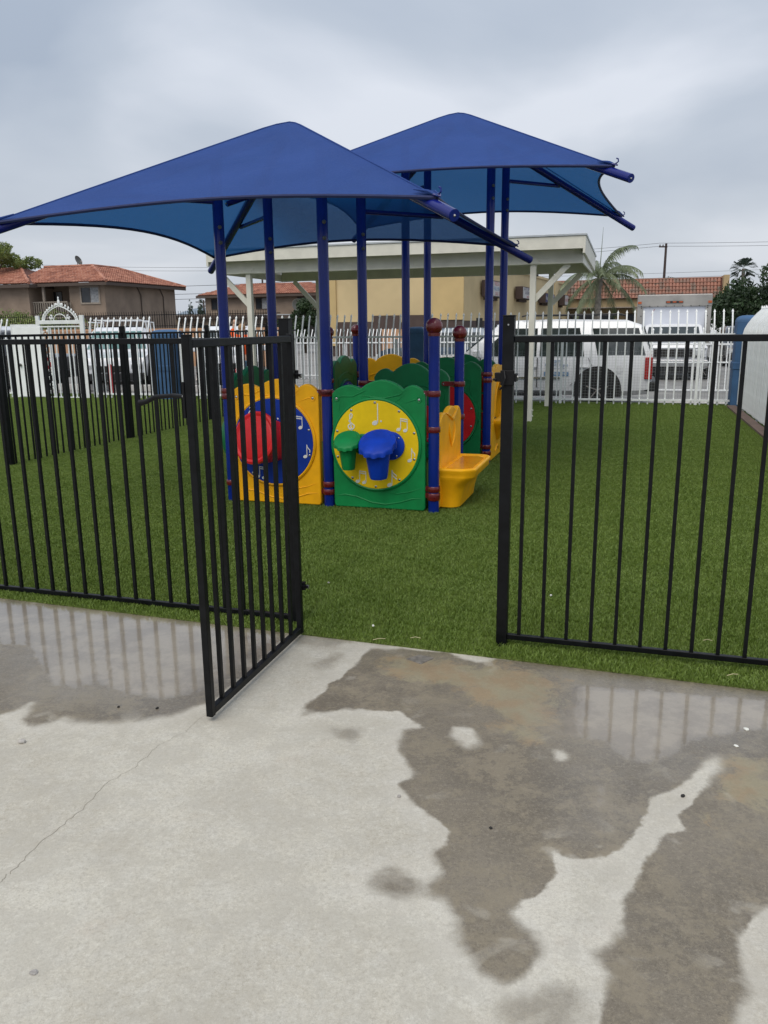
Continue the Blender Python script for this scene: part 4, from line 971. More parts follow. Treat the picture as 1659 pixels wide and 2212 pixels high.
rl.tube([(0.28,-0.026,0.10),(0.40,-0.032,0.16),(0.52,-0.026,0.10)], 0.010, 8); obj('relief_line', rl, 'yellow', st, smooth=True)
for (x, y, z, an) in ((0,0,.985,math.pi),(0,0,.92,math.pi/2),(0,0,.20,math.pi),(0,0,.13,math.pi/2),(0,SV2,.99,-math.pi/2),(0,SV2,.90,math.pi),(0,SV2,.28,-math.pi/2),(0,SV2,.16,-math.pi/2),
                      (-SU,0,.95,0),(-SU,SV2,.95,math.pi),(-2*SU,0,.90,math.pi/2),(-2*SU,SV2,.93,0),(-2*SU,SV2,.90,-math.pi/2),(-SU,SV2,.90,0)):
    clamp(s2, x, y, z, an, 0.03)
# ================================================================ WHITE PATIO COVER
pc = thing('patio_cover', 'cream painted flat-roofed patio cover behind the play structures', 'patio cover', W(-1.55, 12.74))
xl, xr = -5.33, 0.735        # local a of the roof ends
pw = 0.088
posts = [(-4.735,0),(0,0),(-4.44,2.41),(0.03,2.41)]
for x, y in posts:
    p = obj('post', MB().box(x-pw/2,x+pw/2,y-pw/2,y+pw/2,0,2.385), 'cream', pc, bevel=0.004)
    if y == 0: 
        for zz in (0.10,0.19): obj('bolt', MB().lathe([(0.012,0),(0.012,0.014),(0.006,0.02)], 10, (x+pw/2, y-0.01, zz), 'X'), 'cream', p)
for y0 in (-0.075, 2.37):
    obj('beam', MB().box(xl+0.13, xr-0.03, y0, y0+0.065, 2.375, 2.59), 'cream', pc, bevel=0.003)
obj('fascia', MB().box(xl, xr, -0.29, -0.25, 2.565, 2.742), 'cream', pc, bevel=0.002)
def yzprism(poly, x0, x1):
    b = MB(); n = len(poly); b.v = [(x0,y,z) for y, z in poly] + [(x1,y,z) for y, z in poly]
    b.f = [tuple(range(n)), tuple(range(2*n-1,n-1,-1))] + [(i, n+i, n+(i+1)%n, (i+1)%n) for i in range(n)]; return b
YB = 2.66
sf = [(-0.29,2.50),(YB,2.42),(YB,2.655),(-0.29,2.742)]
obj('fascia', yzprism(sf, xr, xr+.035), 'cream', pc, bevel=0.002)
obj('fascia', yzprism(sf, xl-.035, xl), 'cream', pc, bevel=0.002)
obj('end_board', MB().box(xr-0.03, xr-0.002, -0.075, 2.5, 2.375, 2.50), 'cream', pc, bevel=0.003)
obj('end_board', MB().box(xl+0.10, xl+0.13, -0.075, 2.5, 2.375, 2.50), 'cream', pc, bevel=0.003)
obj('drip_edge', yzprism([(-.305,2.744),(YB+.02,2.657),(YB+.02,2.685),(-.305,2.772)], xl-.05, xr+.05), 'drip', pc, bevel=0.003)
obj('roof_deck', yzprism([(-.25,2.70),(YB-.01,2.615),(YB-.01,2.652),(-.25,2.738)], xl+.002, xr-.002), 'cream', pc)
me_ = fixn(yzprism([(-.24,2.595),(YB-.02,2.592),(YB-.02,2.613),(-.24,2.698)], -.02, .02).mesh('rafter', M['cream']))
for k in range(11): inst('rafter', me_, pc, (xl+0.28+k*0.57, 0, 0))
for (x, y, sx) in ((-4.735,0,-1),(0,0,1),(0.03,2.41,1),(-4.44,2.41,-1)):
    s_ = 0.46
    obj('brace', MB().bar((x+sx*0.02,y+0.02,1.86),(x+sx*0.52,y+0.02,2.375), 0.045, 0.085), 'cream', pc, bevel=0.003)
for x in (-4.735, 0.0):
    obj('joint_plate', MB().box(x-0.13,x+0.13,-0.085,-0.076,2.385,2.46), 'cream', pc, bevel=0.002)
    for dx in (-.09,.09): obj('bolt', MB().lathe([(0.013,0.0),(0.013,-0.010),(0.007,-0.014)], 10, (x+dx,-0.085,2.42), 'Y'), 'cream', pc, smooth=True)

# ================================================================ WHITE PERIMETER FENCE
def spear_mesh(name, z0, zb, zt, lean, w=0.024, material='white'):
    b = MB(); pth = [(0,z0),(0,zb)]; n = 5
    for k in range(1, n+1):
        t = k/n; pth.append((lean*(t**1.6), zb+(zt-zb-0.05)*t))
    for i, (y, z) in enumerate(pth):
        b.v += [(-w/2,y-w/2,z),(w/2,y-w/2,z),(w/2,y+w/2,z),(-w/2,y+w/2,z)]
    m = len(pth)
    for i in range(m-1):
        for k in range(4): b.f.append((i*4+k, i*4+(k+1)%4, (i+1)*4+(k+1)%4, (i+1)*4+k))
    y, z = pth[-1]; q = len(b.v)
    b.v += [(-w*.85,y-w*.55,z+0.010),(w*.85,y-w*.55,z+0.010),(w*.85,y+w*.55,z+0.012),(-w*.85,y+w*.55,z+0.012),(0,y+0.012,z+0.062)]
    k0 = (m-1)*4
    for k in range(4): b.f.append((k0+k, k0+(k+1)%4, q+(k+1)%4, q+k)); b.f.append((q+k, q+(k+1)%4, q+4))
    return fixn(b.mesh(name, M[material]))
def white_fence(label, a0, b0, a1, b1, step, z0, zb, zt, lean, rails, post_every=16, group='white spear-topped fences', zbase=0.0, w=0.024):
    L_ = math.hypot(a1-a0, b1-b0); ang = math.atan2(b1-b0, a1-a0)
    t = thing('spear_fence', label, 'fence', W(a0, b0, zbase), -TH+ang, group)
    me_ = spear_mesh('picket', z0, zb, zt, lean, w)
    n = int(L_/step)
    for i in range(n+1):
        inst('picket', me_, t, (i*step+random.uniform(-.004,.004), random.uniform(-.003,.003), random.uniform(-.006,.006)), (random.uniform(-.006,.006), random.uniform(-.005,.005), 0))
    for z in rails: obj('rail', MB().box(0, L_, -w/2-0.022, -w/2-0.0012, z, z+0.038), 'white', t, bevel=0.002)
    for k in range(int(n/post_every)+1):
        x = k*post_every*step + step/2
        if x > L_: break
        obj('post', MB().box(x-0.025,x+0.025,-0.05,0.0,0,z0+rails[-1]-0.02), 'white', t, bevel=0.003)
    return t
wf1 = white_fence('white spear-topped fence left of the ornamental gate', -17.5, 15.05, -13.45, 15.17, 0.145, 0.0, 1.36, 1.75, 0.10, (0.085,1.27))
wf2 = white_fence('white spear-topped fence between ornamental gate and near blue pillar', -11.45, 15.28, -9.88, 15.34, 0.145, 0.0, 1.36, 1.75, 0.10, (0.085,1.27))
wf3 = white_fence('white spear-topped fence behind the patio cover', -9.32, 15.38, -4.42, 15.62, 0.147, 0.0, 1.36, 1.73, 0.10, (0.085,1.27))
wf4 = white_fence('white spear-topped fence with wire mesh in front of the white car', -3.84, 15.65, 1.68, 15.92, 0.152, 0.0, 1.36, 1.73, 0.11, (0.085,1.27))
# welded wire mesh on its lower half
b = MB(); L_ = 5.52
for k in range(int(L_/0.052)): b.box(k*0.052-0.0013, k*0.052+0.0013, 0.016, 0.0186, 0.0, 1.02)
for k in range(20): b.box(0, L_, 0.0192, 0.0218, k*0.052-0.0013, k*0.052+0.0013)
M['wire'] = mat('galvanised_wire', (0.30,0.32,0.33), 0.5, 0.5)
obj('wire_mesh', b, 'wire', wf4, kind='stuff')
# right boundary fence with white sheeting behind it
wr = white_fence('white bent-top picket fence with sheeting along the right side', 1.86, 7.0, 1.78, 15.55, 0.098, 0.07, 1.30, 1.76, -0.26, (0.085,1.30), w=0.026)
b = MB(); n = 170
prof = [(0.0,0.03),(-0.016,1.30),(-0.05,1.42),(-0.115,1.55),(-0.20,1.66),(-0.235,1.70)]
for i in range(n+1):
    x = 8.5*i/n
    for j, (y, z) in enumerate(prof): b.v.append((x, -0.035 + y*1.0 - (0.010 if i % 2 else 0.0) - 0.012*math.sin(x*9), z))
for i in range(n):
    for j in range(len(prof)-1): k = i*len(prof)+j; b.f.append((k, k+1, k+len(prof)+1, k+len(prof)))
obj('sheeting', b, 'sheet', wr, smooth=False)
obj('kerb', MB().box(-0.05, 8.6, 0.02, 0.17, -0.02, 0.055), 'brownkerb', wr, bevel=0.01)
# outer fences across the lot
of1 = white_fence('outer white spear-topped fence farther back in the lot, seen left of centre', -13.2, 25.2, -2.1, 25.5, 0.125, 0.0, 1.22, 1.62, 0.16, (0.1,1.16), zbase=-0.2, w=0.022)
of2 = white_fence('outer white sliding gate in front of the box truck', 0.0, 21.6, 3.35, 21.7, 0.195, 0.12, 1.40, 1.68, 0.02, (0.14,0.82,1.26), zbase=-0.3, w=0.026)
# blue pillars
def pillar(label, a, b, w, h, ang=0.0):
    t = thing('pillar', label, 'pillar', W(a,b), -TH+ang, 'blue pillars in the white fence')
    obj('shaft', MB().box(-w/2,w/2,-w/2,w/2,0,h-0.10), 'pillar', t, bevel=0.012)
    obj('plinth', MB().box(-w/2-0.012,w/2+0.012,-w/2-0.012,w/2+0.012,0,h*0.42), 'pillar', t, bevel=0.010)
    obj('band', MB().box(-w/2-0.020,w/2+0.020,-w/2-0.020,w/2+0.020,h*0.42,h*0.50), 'pillar', t, bevel=0.012)
    c = MB(); n = 12
    for j in range(7):
        f = 1-(j/6)**2.2*0.75; z = h-0.10+0.12*(math.sin(j/6*math.pi/2))
        for sx, sy in ((-1,-1),(1,-1),(1,1),(-1,1)): c.v.append((sx*w/2*f, sy*w/2*f, z))
    for j in range(6):
        for k in range(4): c.f.append((j*4+k, j*4+(k+1)%4, (j+1)*4+(k+1)%4, (j+1)*4+k))
    c.f.append((24,25,26,27)); obj('cap', c, 'pillar', t, smooth=True, angle=50)
    return t
pillar('blue pillar with domed cap where the right and rear fences meet', 1.90, 15.98, 0.42, 1.60)
pillar('blue pillar in the rear fence behind the far play structure', -4.12, 15.60, 0.34, 1.46)
pillar('blue pillar in the rear fence seen behind the open gate latch', -9.60, 15.42, 0.50, 1.46)

# ornamental white gate with screened panel and cast crest
og = thing('ornamental_gate', 'white wrought-iron gate with scrollwork crest and screened panel', 'gate', W(-13.35, 15.10), -TH+0.02)
def wb(name, x0, x1, z0, z1, y0=-0.03, y1=0.02, m='white'): return obj(name, MB().box(x0,x1,y0,y1,z0,z1), m, og, bevel=0.003)
wb('post', 0.0,0.07,0,1.62); wb('post', 0.68,0.76,0,1.80); wb('post', 1.80,1.90,0,1.80)
wb('rail', 0.76,1.80,1.62,1.70); wb('rail', 0.07,0.68,1.56,1.62); wb('rail',0.07,1.80,0.0,0.04); wb('rail', 0.76,1.80,1.55,1.58)
sc1 = wb('screen_panel', 0.07,0.80,0.04,1.56,-0.055,-0.045,'sheet')
obj('knob', MB().ellipsoid((0.20,-0.085,0.74),(0.035,0.035,0.035),12,8), 'greycap', og, smooth=True)
for k in range(7): wb('picket', 1.02+k*0.105,1.042+k*0.105,0.04,1.55,-0.012,0.010)
wb('picket', 0.80,0.82,0.04,1.55); wb('picket', 0.975,0.995,0.04,1.55)
def scroll(b, cx, cz, s, flip=1):
    pts = []
    for k in range(18):
        t = k/17; an = t*3.6*math.pi*0.5; r = s*(1-t*.75)
        pts.append((cx+flip*r*math.sin(an), -0.01, cz+r*math.cos(an)))
    b.tube(pts, 0.012, 5)
    for k in (2,6,10,14):
        p = pts[k]; b.ellipsoid(p, (0.026,0.018,0.024), 6, 4)
b = MB()
for k in range(9):
    z = 0.16+k*0.155; scroll(b, 0.893+(0.022 if k%2 else -0.022), z, 0.062, 1 if k%2 else -1)
    b.ellipsoid((0.893+(-0.05 if k%2 else 0.05), -0.01, z+0.07), (0.028,0.018,0.035), 6, 4)
b.box(0.83,0.96,-0.02,0,0.30,0.32); b.box(0.83,0.96,-0.02,0,0.80,0.82); b.box(0.83,0.96,-0.02,0,1.28,1.30)
obj('scrollwork', b, 'white', og, smooth=True)
b = MB(); ccx = 1.30
arc_ = [(ccx+0.40*math.cos(t), -0.005, 1.70+0.20*math.sin(t)+.10*(1-abs(math.cos(t)))) for t in [math.pi*k/16 for k in range(17)]]
b.tube(arc_, 0.012, 6)
b.tube([(ccx+0.16*math.cos(t), -0.005, 1.70+0.13*math.sin(t)) for t in [math.pi*k/12 for k in range(13)]], 0.010, 6)
for k in range(0,17,1):
    x, y, z = arc_[k]; ux_ = (x-ccx)/0.43; uz_ = (z-1.70)/0.26
    b.ellipsoid((x+ux_*.04, y, z+uz_*.04+.01), (0.024,0.016,0.036), 6, 5); b.ellipsoid((x+ux_*.03-.03, y, z+uz_*.02), (0.020,0.014,0.020), 6, 4)
scroll(b, ccx-0.23, 1.76, 0.05, 1); scroll(b, ccx+0.23, 1.76, 0.05, -1)
b.ellipsoid((ccx,0,2.07),(0.035,0.02,0.075),8,6); b.ellipsoid((ccx-.06,0,2.03),(0.035,0.02,0.03),6,5); b.ellipsoid((ccx+.06,0,2.03),(0.035,0.02,0.03),6,5); b.ellipsoid((ccx,0,2.16),(0.018,0.015,0.04),6,5)
obj('crest', b, 'white', og, smooth=True)

# red bollards and hoses, low pale kerb
for k, (a, b_, h) in enumerate(((-12.45,17.3,.85),(-12.2,17.5,.80),(-11.1,17.6,.85),(-9.42,18.2,.72),(-8.05,18.4,.80))):
    lab = ['red bollard leftmost of the pair behind the fence','red bollard right of the leftmost pair behind the fence','red bollard between the paired ones and the near blue pillar','red bollard right of the near blue pillar','red bollard behind the patio cover post'][k]
    p = W(a, b_, -0.2); t = tag(obj('bollard', MB().lathe([(0.045,0),(0.045,h-.03),(0.03,h)], 12), 'fencered', loc=p, smooth=True), lab, 'bollard', 'red bollards in the lot')
struct(obj('lot_kerb', MB().box(-16,-5,19.6,19.8,-0.2,-0.03), 'paleblock', rot=(0,0,-TH), bevel=0.01))
struct(obj('planting_strip', MB().box(0.2,3.6,17.6,19.4,-0.2,-0.19), 'kerb', rot=(0,0,-TH)))
b = MB()
for k in range(900):
    a = random.uniform(-.6,1.8); bb = random.uniform(16.15,16.5); a2 = random.uniform(0,6.28); h = random.uniform(.03,.11)
    b.add([(a,bb,-0.2),(a+.012*math.cos(a2),bb+.012*math.sin(a2),-0.2),(a+random.uniform(-.04,.04),bb+random.uniform(-.04,.04),-0.2+h+.09)], [(0,1,2)])
o = obj('weeds', b, 'weed', rot=(0,0,-TH), kind='stuff'); o['label'] = 'yellow green weeds along the base of the rear fence'
tag(obj('wood_plank', MB().cbox((0,0,0),(1.3,0.09,0.025), Matrix.Rotation(R(-4),4,'Y')), 'signbrown', loc=W(0.55,16.02,-0.10), rot=(0,0,-TH)), 'thin brown plank leaning at the foot of the rear fence', 'plank')

# ================================================================ VEHICLES
def wheel(parent, x, y, z, r, w=0.22, side=-1):
    t = obj('wheel', MB().lathe([(r*0.62,-w/2),(r*0.93,-w/2),(r,-w/2+0.03),(r,w/2-0.03),(r*0.93,w/2),(r*0.62,w/2)], 36, axis='Y'), 'rubber', parent, smooth=True, loc=(x,y,z))
    b = MB(); yy = side*w/2
    b.lathe([(r*0.64,-0.04*side+yy),(r*0.66,yy-0.005*side),(r*0.60,yy-0.015*side),(r*0.57,yy-0.05*side)], 32, axis='Y')
    for k in range(5):
        a = 2*math.pi*k/5+.3; b.bar((0,yy-0.03*side,0),(r*.6*math.cos(a),yy-0.02*side,r*.6*math.sin(a)),0.125,0.02)
    b.lathe([(r*.16,yy-0.03*side),(r*.14,yy-0.002*side)], 16, axis='Y')
    obj('rim', b, 'rim', t, smooth=True, angle=40)
    obj('hub_shadow', MB().lathe([(r*0.6,yy-0.06*side),(r*0.6,yy-0.055*side)], 24, axis='Y'), 'dark', t)
def car(label, a, b, z, rz, L_, Wd, H, paint, kind='suv', group=None, cat='car', r=0.36, glass='carglass'):
    """side-on profile lofted through sections; nose at x=0, tail at x=L"""
    t = thing('parked_car', label, cat, W(a, b, z), -TH+rz, group)
    hb = H*0.57                          # belt height
    if kind == 'suv': st = [(0,.42,.62*hb,.64*hb,.80),(.10,.28,.80*hb,.84*hb,.93),(.45,.26,.92*hb,.99*hb,.98),(1.25,.26,hb*.98,hb*1.03,1),(1.42,.26,hb,hb*1.08,1),(2.15,.26,hb*1.0,H*.965,1),(2.5,.26,hb,H*.99,1),(L_*.62,.26,hb,H,1),(L_-.55,.26,hb,H*.985,1),(L_-.25,.28,hb,H*.93,.995),(L_-.06,.30,hb*.99,hb*1.12,.98),(L_,.40,hb*.90,hb*.92,.95)]
    elif kind == 'sedan': st = [(0,.35,.50*hb,.55*hb,.8),(.12,.22,.70*hb,.76*hb,.93),(.5,.2,.84*hb,.92*hb,.98),(1.15,.2,hb*.95,hb*1.02,1),(1.30,.2,hb,hb*1.06,1),(2.0,.2,hb,H*.95,1),(2.4,.2,hb,H,1),(3.1,.2,hb,H*.98,1),(3.8,.2,hb,hb*1.12,1),(L_-.15,.24,hb*.97,hb*1.02,.97),(L_,.35,hb*.8,hb*.82,.93)]
    else: st = [(0,.42,.70*hb,.72*hb,.85),(.10,.30,.86*hb,.92*hb,.95),(1.2,.28,hb*.98,hb*1.04,1),(1.35,.28,hb,hb*1.08,1),(1.95,.28,hb,H*.96,1),(2.3,.28,hb,H,1),(3.35,.28,hb,H*.98,1),(3.5,.28,hb*1.0,hb*1.04,1),(L_-.1,.30,hb*.99,hb*1.01,1),(L_,.42,hb*.95,hb*.96,.98)]
    hw = Wd/2; b_ = MB(); n = 12
    for x, zb, zbelt, ztop, wf in st:
        w1 = hw*wf; wt = w1 - max(0.02, (ztop-zbelt)*0.30)
        half = [(w1*.86, zb),(w1*.98, zb+.10),(w1, (zb+zbelt)*.5),(w1*.985, zbelt),(wt+.015, zbelt+(ztop-zbelt)*.88),(wt*.90, ztop)]
        ring = [(y, z_) for y, z_ in half] + [(-y, z_) for y, z_ in half[::-1]]
        b_.v += [(x, y, z_) for y, z_ in ring]
    for i in range(len(st)-1):
        for k in range(n): b_.f.append((i*n+k, i*n+(k+1)%n, (i+1)*n+(k+1)%n, (i+1)*n+k))
    b_.f.append(tuple(range(n))); b_.f.append(tuple(range((len(st)-1)*n, len(st)*n)))
    body = obj('body', b_, paint, t, smooth=True, angle=38)
    def sec(x):
        for s0, s1_ in zip(st, st[1:]):
            if s0[0] <= x <= s1_[0]:
                f = (x-s0[0])/(s1_[0]-s0[0]+1e-9); return [s0[k]+(s1_[k]-s0[k])*f for k in range(5)]
        return st[-1]
    def side_y(x, z_):
        _, zb, zbelt, ztop, wf = sec(x); w1 = hw*wf; wt = w1-max(.02,(ztop-zbelt)*.30)
        if z_ <= zbelt: return w1
        return w1*.985 + (wt+.015-w1*.985)*min(1,(z_-zbelt)/max(.01,(ztop-zbelt)*.88))
    def side(name, poly, material, off=0.008, par=None):
        for sg in (-1, 1):
            m_ = MB(); m_.v = [(x, sg*(side_y(x,z_)+off), z_) for x, z_ in poly] + [(x, sg*(side_y(x,z_)-0.02), z_) for x, z_ in poly]
            n_ = len(poly); m_.f = [tuple(range(n_)), tuple(range(2*n_-1,n_-1,-1))] + [(i, n_+i, n_+(i+1)%n_, (i+1)%n_) for i in range(n_)]
            obj(name, m_, material, par or t)
    rt = H*0.90
    if kind == 'suv':
        side('window', [(1.75,hb+.03),(2.95,hb+.03),(2.95,rt),(2.32,rt)], glass)
        side('window', [(3.02,hb+.03),(3.92,hb+.03),(3.80,rt),(3.02,rt)], glass)
        side('window', [(4.18,hb+.05),(L_-.14,hb+.05),(L_-.30,rt-.01),(4.05,rt-.01)], glass)
        wx = (0.95, L_-1.05)
    elif kind == 'sedan':
        side('window', [(1.6,hb+.03),(2.6,hb+.03),(2.6,rt),(2.1,rt)], glass); side('window', [(2.66,hb+.03),(3.45,hb+.03),(3.2,rt),(2.66,rt)], glass); wx = (0.85, L_-.95)
    else:
        side('window', [(1.65,hb+.03),(2.55,hb+.03),(2.55,rt),(2.15,rt)], glass); side('window', [(2.62,hb+.03),(3.28,hb+.03),(3.22,rt),(2.62,rt)], glass); wx = (0.95, L_-1.15)
    for x in wx:
        arch = [(x+(r+.09)*math.cos(t_), max(.24, r+(r+.09)*math.sin(t_))) for t_ in [math.pi*k/16 for k in range(17)]]
        side('wheel_arch', [(x+r+.09,.24)]+arch+[(x-r-.09,.24)], 'dark', 0.004)
        for sg in (-1, 1): wheel(t, x, sg*(hw-.10), r, r, side=sg)
    # glass front and back
    def cross(name, x0, z0, x1, z1, wf, material):
        m_ = MB(); y0 = side_y(x0, z0)*wf; y1 = side_y(x1, z1)*wf
        dx, dz = (z1-z0), -(x1-x0); l = math.hypot(dx, dz); nx_, nz_ = -abs(dx)/l*.012, abs(dz)/l*.012
        if x0 > L_/2: nx_ = -nx_
        m_.v = [(x0+nx_,-y0,z0+nz_),(x0+nx_,y0,z0+nz_),(x1+nx_,y1,z1+nz_),(x1+nx_,-y1,z1+nz_)] + [(x0-nx_,-y0,z0-nz_),(x0-nx_,y0,z0-nz_),(x1-nx_,y1,z1-nz_),(x1-nx_,-y1,z1-nz_)]
        m_.f = [(0,1,2,3),(7,6,5,4),(0,4,5,1),(1,5,6,2),(2,6,7,3),(3,7,4,0)]
        obj(name, m_, material, t)
    if kind == 'suv': cross('windshield', 1.46,hb*1.12,2.08,H*.94,.90,glass); cross('rear_window', L_-.055,hb*1.16,L_-.20,H*.91,.86,glass)
    elif kind == 'sedan': cross('windshield', 1.36,hb*1.10,1.97,H*.93,.90,glass)
    else: cross('windshield', 1.40,hb*1.13,1.90,H*.93,.90,glass)
    fb = 'plastic' if kind != 'suv' else 'plastic'
    obj('bumper', MB().box(-0.06,0.16,-hw*.93,hw*.93,.30,.50), fb, t, bevel=0.03)
    obj('bumper', MB().box(L_-.14,L_+.09,-hw*.96,hw*.96,.36,.56), fb, t, bevel=0.03)
    obj('grille', MB().box(-0.02,0.06,-hw*.48,hw*.48,.52,.70), 'dark', t, bevel=0.01)
    for sg in (-1,1):
        obj('headlight', MB().cbox((0.05,sg*hw*.70,.60*hb/.9),(0.10,hw*.36,.16)), 'lamp', t, bevel=0.02)
        obj('tail_light', MB().cbox((L_-.07,sg*(hw*.945),hb*.80),(0.15,0.13,.44)), 'redlamp', t, bevel=0.02)
        obj('mirror', MB().cbox((1.72,sg*(hw+.13),hb+.08),(0.14,0.22,.16)), paint, t, bevel=0.03)
    return t, body, side, hb, hw
# white SUV seen from its left... nose to the left of the picture
suv, sb, sside, shb, shw = car('white sport utility vehicle parked behind the rear fence, side on', -4.92, 18.05, -0.2, 0, 5.25, 1.95, 1.80, 'carwhite', 'suv', r=0.385)
obj('door_seam', MB().box(2.97,2.985,-shw-.004,-shw+.02,.42,shb), 'plastic', suv)
obj('door_seam', MB().box(1.78,1.795,-shw-.004,-shw+.02,.42,shb), 'plastic', suv)
obj('door_seam', MB().tube([(4.0,-shw-.001,shb),(4.08,-shw-.002,shb-.15),(3.9,-shw-.002,shb-.38),(3.66,-shw-.002,shb-.55)], .005, 5), 'plastic', suv)
obj('side_moulding', MB().box(1.4,3.5,-shw-.016,-shw+.01,.60,.635), 'chrome', suv)
for x in (2.78, 3.82): obj('door_handle', MB().box(x,x+.18,-shw-.03,-shw+.01,shb-.20,shb-.165), 'carwhite', suv, bevel=.008)
obj('running_board', MB().box(1.45,3.5,-shw-.08,-shw+.05,.25,.31), 'plastic', suv, bevel=.01)
rk = MB(); 
for sg in (-1,1): rk.tube([(2.6,sg*.72,1.86),(2.7,sg*.72,1.885),(4.6,sg*.72,1.885),(4.7,sg*.72,1.85)], .018, 6)
rk.box(2.9,2.95,-.72,.72,1.872,1.895); rk.box(4.1,4.15,-.72,.72,1.872,1.895); obj('roof_rack', rk, 'plastic', suv)
obj('decal_band', MB().box(3.12,3.62,-shw-.008,-shw-.0035,.66,.74), 'txtblue', suv)
dr = (math.pi/2, 0, 0)
text('lettering', '(626) 960-1485', 0.075, 'carwhite', suv, (3.37,-shw-.009,.70), dr, 0.001)
text('lettering', 'Legend', 0.085, 'txtblue', suv, (3.37,-shw-.004,.965), dr, 0.001)
text('lettering', 'Property Mgmt', 0.075, 'txtblue', suv, (3.37,-shw-.004,.88), dr, 0.001)
text('lettering', 'Residential & Commercial', 0.032, 'txtblue', suv, (3.37,-shw-.004,.815), dr, 0.001)
obj('fuel_door', MB().lathe([(0.075,0.0),(0.075,-0.006)], 20, (4.62,-shw+.001,.80), 'Y'), 'carwhite', suv)

# box truck facing the camera
bt = thing('box_truck', 'white box truck facing the camera behind the outer gate', 'truck', W(1.09, 26.2, -0.28), -TH+math.radians(0))
# local: x across, y away
cab = MB()
sects = [(-0.0,.50,1.05,.92),(0.08,.42,1.18,.98),(0.75,.42,1.24,1.0),(0.95,.42,1.27,1.0),(1.45,.42,1.71,.93),(1.60,.42,1.75,.92),(2.3,.42,1.75,.92)]
cab.v = []
for y, z0, z1, wf in sects:
    h_ = .98*wf
    cab.v += [(-h_*.97,y,z0),(h_*.97,y,z0),(h_ if z1<1.5 else .98,y,min(z1,1.22)*.9),(h_*.92,y,z1-.04),(h_*.8,y,z1),(-h_*.8,y,z1),(-h_*.92,y,z1-.04),(-h_ if z1<1.5 else -.98,y,min(z1,1.22)*.9)]
for i in range(len(sects)-1):
    for k in range(8): cab.f.append((i*8+k, i*8+(k+1)%8, (i+1)*8+(k+1)%8, (i+1)*8+k))
cab.f.append(tuple(range(8))); cab.f.append(tuple(range((len(sects)-1)*8, len(sects)*8)))
obj('cab', cab, 'carwhite', bt, smooth=True, angle=35)
obj('windshield', MB().add([(-.80,0.93,1.29),(.80,0.93,1.29),(.74,1.36,1.66),(-.74,1.36,1.66),(-.80,1.03,1.26),(.80,1.03,1.26),(.74,1.47,1.62),(-.74,1.47,1.62)], [(0,1,2,3),(7,6,5,4),(0,4,5,1),(1,5,6,2),(2,6,7,3),(3,7,4,0)]), 'carglass', bt)
gr = obj('grille', MB().box(-.58,.58,-0.03,0.05,.78,1.0), 'dark', bt)
for k in range(6): obj('grille_bar', MB().box(-.57+k*.20,-.53+k*.20,-.045,-.03,0.79,.99), 'plastic', gr)
obj('grille_surround', MB().box(-.92,.92,-0.02,0.04,1.0,1.04), 'chrome', bt); obj('grille_surround', MB().box(-.92,.92,-0.02,0.04,.73,.78), 'chrome', bt)
for sg in (-1,1):
    obj('headlight', MB().cbox((sg*.74,-.01,.91),(.26,.08,.18)), 'lamp', bt, bevel=.02); obj('indicator', MB().cbox((sg*.74,-.01,.79),(.24,.06,.06)), 'plastic', bt)
    obj('mirror', MB().cbox((sg*1.16,1.0,1.40),(.18,.08,.30)), 'carwhite', bt, bevel=.02); obj('mirror_arm', MB().bar((sg*.93,1.05,1.33),(sg*1.10,1.02,1.33),.03,.03), 'plastic', bt)
    wheel(bt, sg*.86, 0.62, .40, .40); 
obj('bumper', MB().box(-.98,.98,-.16,.02,.48,.70), 'chrome', bt, bevel=.03); obj('air_dam', MB().box(-.86,.86,-.05,.04,.30,.48), 'plastic', bt)
cw = 1.10
obj('cargo_box', MB().box(-cw,cw,1.9,6.2,.85,2.64), 'boxwhite', bt)
fm = 'aluminium'
obj('box_frame', MB().box(-cw-.02,-cw+.16,1.84,1.897,.70,2.64), fm, bt, bevel=.02); obj('box_frame', MB().box(cw-.16,cw+.02,1.84,1.897,.70,2.64), fm, bt, bevel=.02)
obj('box_header', MB().box(-cw-.03,cw+.03,1.82,1.897,2.28,2.67), fm, bt, bevel=.04, seg=3)
me_ = fixn(MB().lathe([(0.018,0),(0.018,-.008)], 8, axis='Y').mesh('rivet', M['plastic']))
for k in range(9): inst('rivet', me_, bt, (-1.0+k*.25, 1.818, 2.305))
for k in range(6):
    for sg in (-1,1): inst('rivet', me_, bt, (sg*(cw-.10), 1.838, 1.0+k*.25))
ml = obj('marker_light', MB().box(-.26,.26,1.80,1.818,2.40,2.46), 'plastic', bt)
for dx in (-.19,0,.19): obj('lens', MB().box(dx-.055,dx+.055,1.785,1.80,2.41,2.45), 'amber', ml)
for sg in (-1,1): obj('marker_light', MB().cbox((sg*1.06,1.81,2.42),(.11,.03,.07)), 'amber', bt)
obj('scratch', MB().add([(-.62,1.888,2.15),(-.58,1.888,2.22),(-.60,1.888,2.22),(-.68,1.888,2.03),(-.66,1.888,2.03)],[(0,1,2),(0,2,3,4)]), 'txtred', bt)

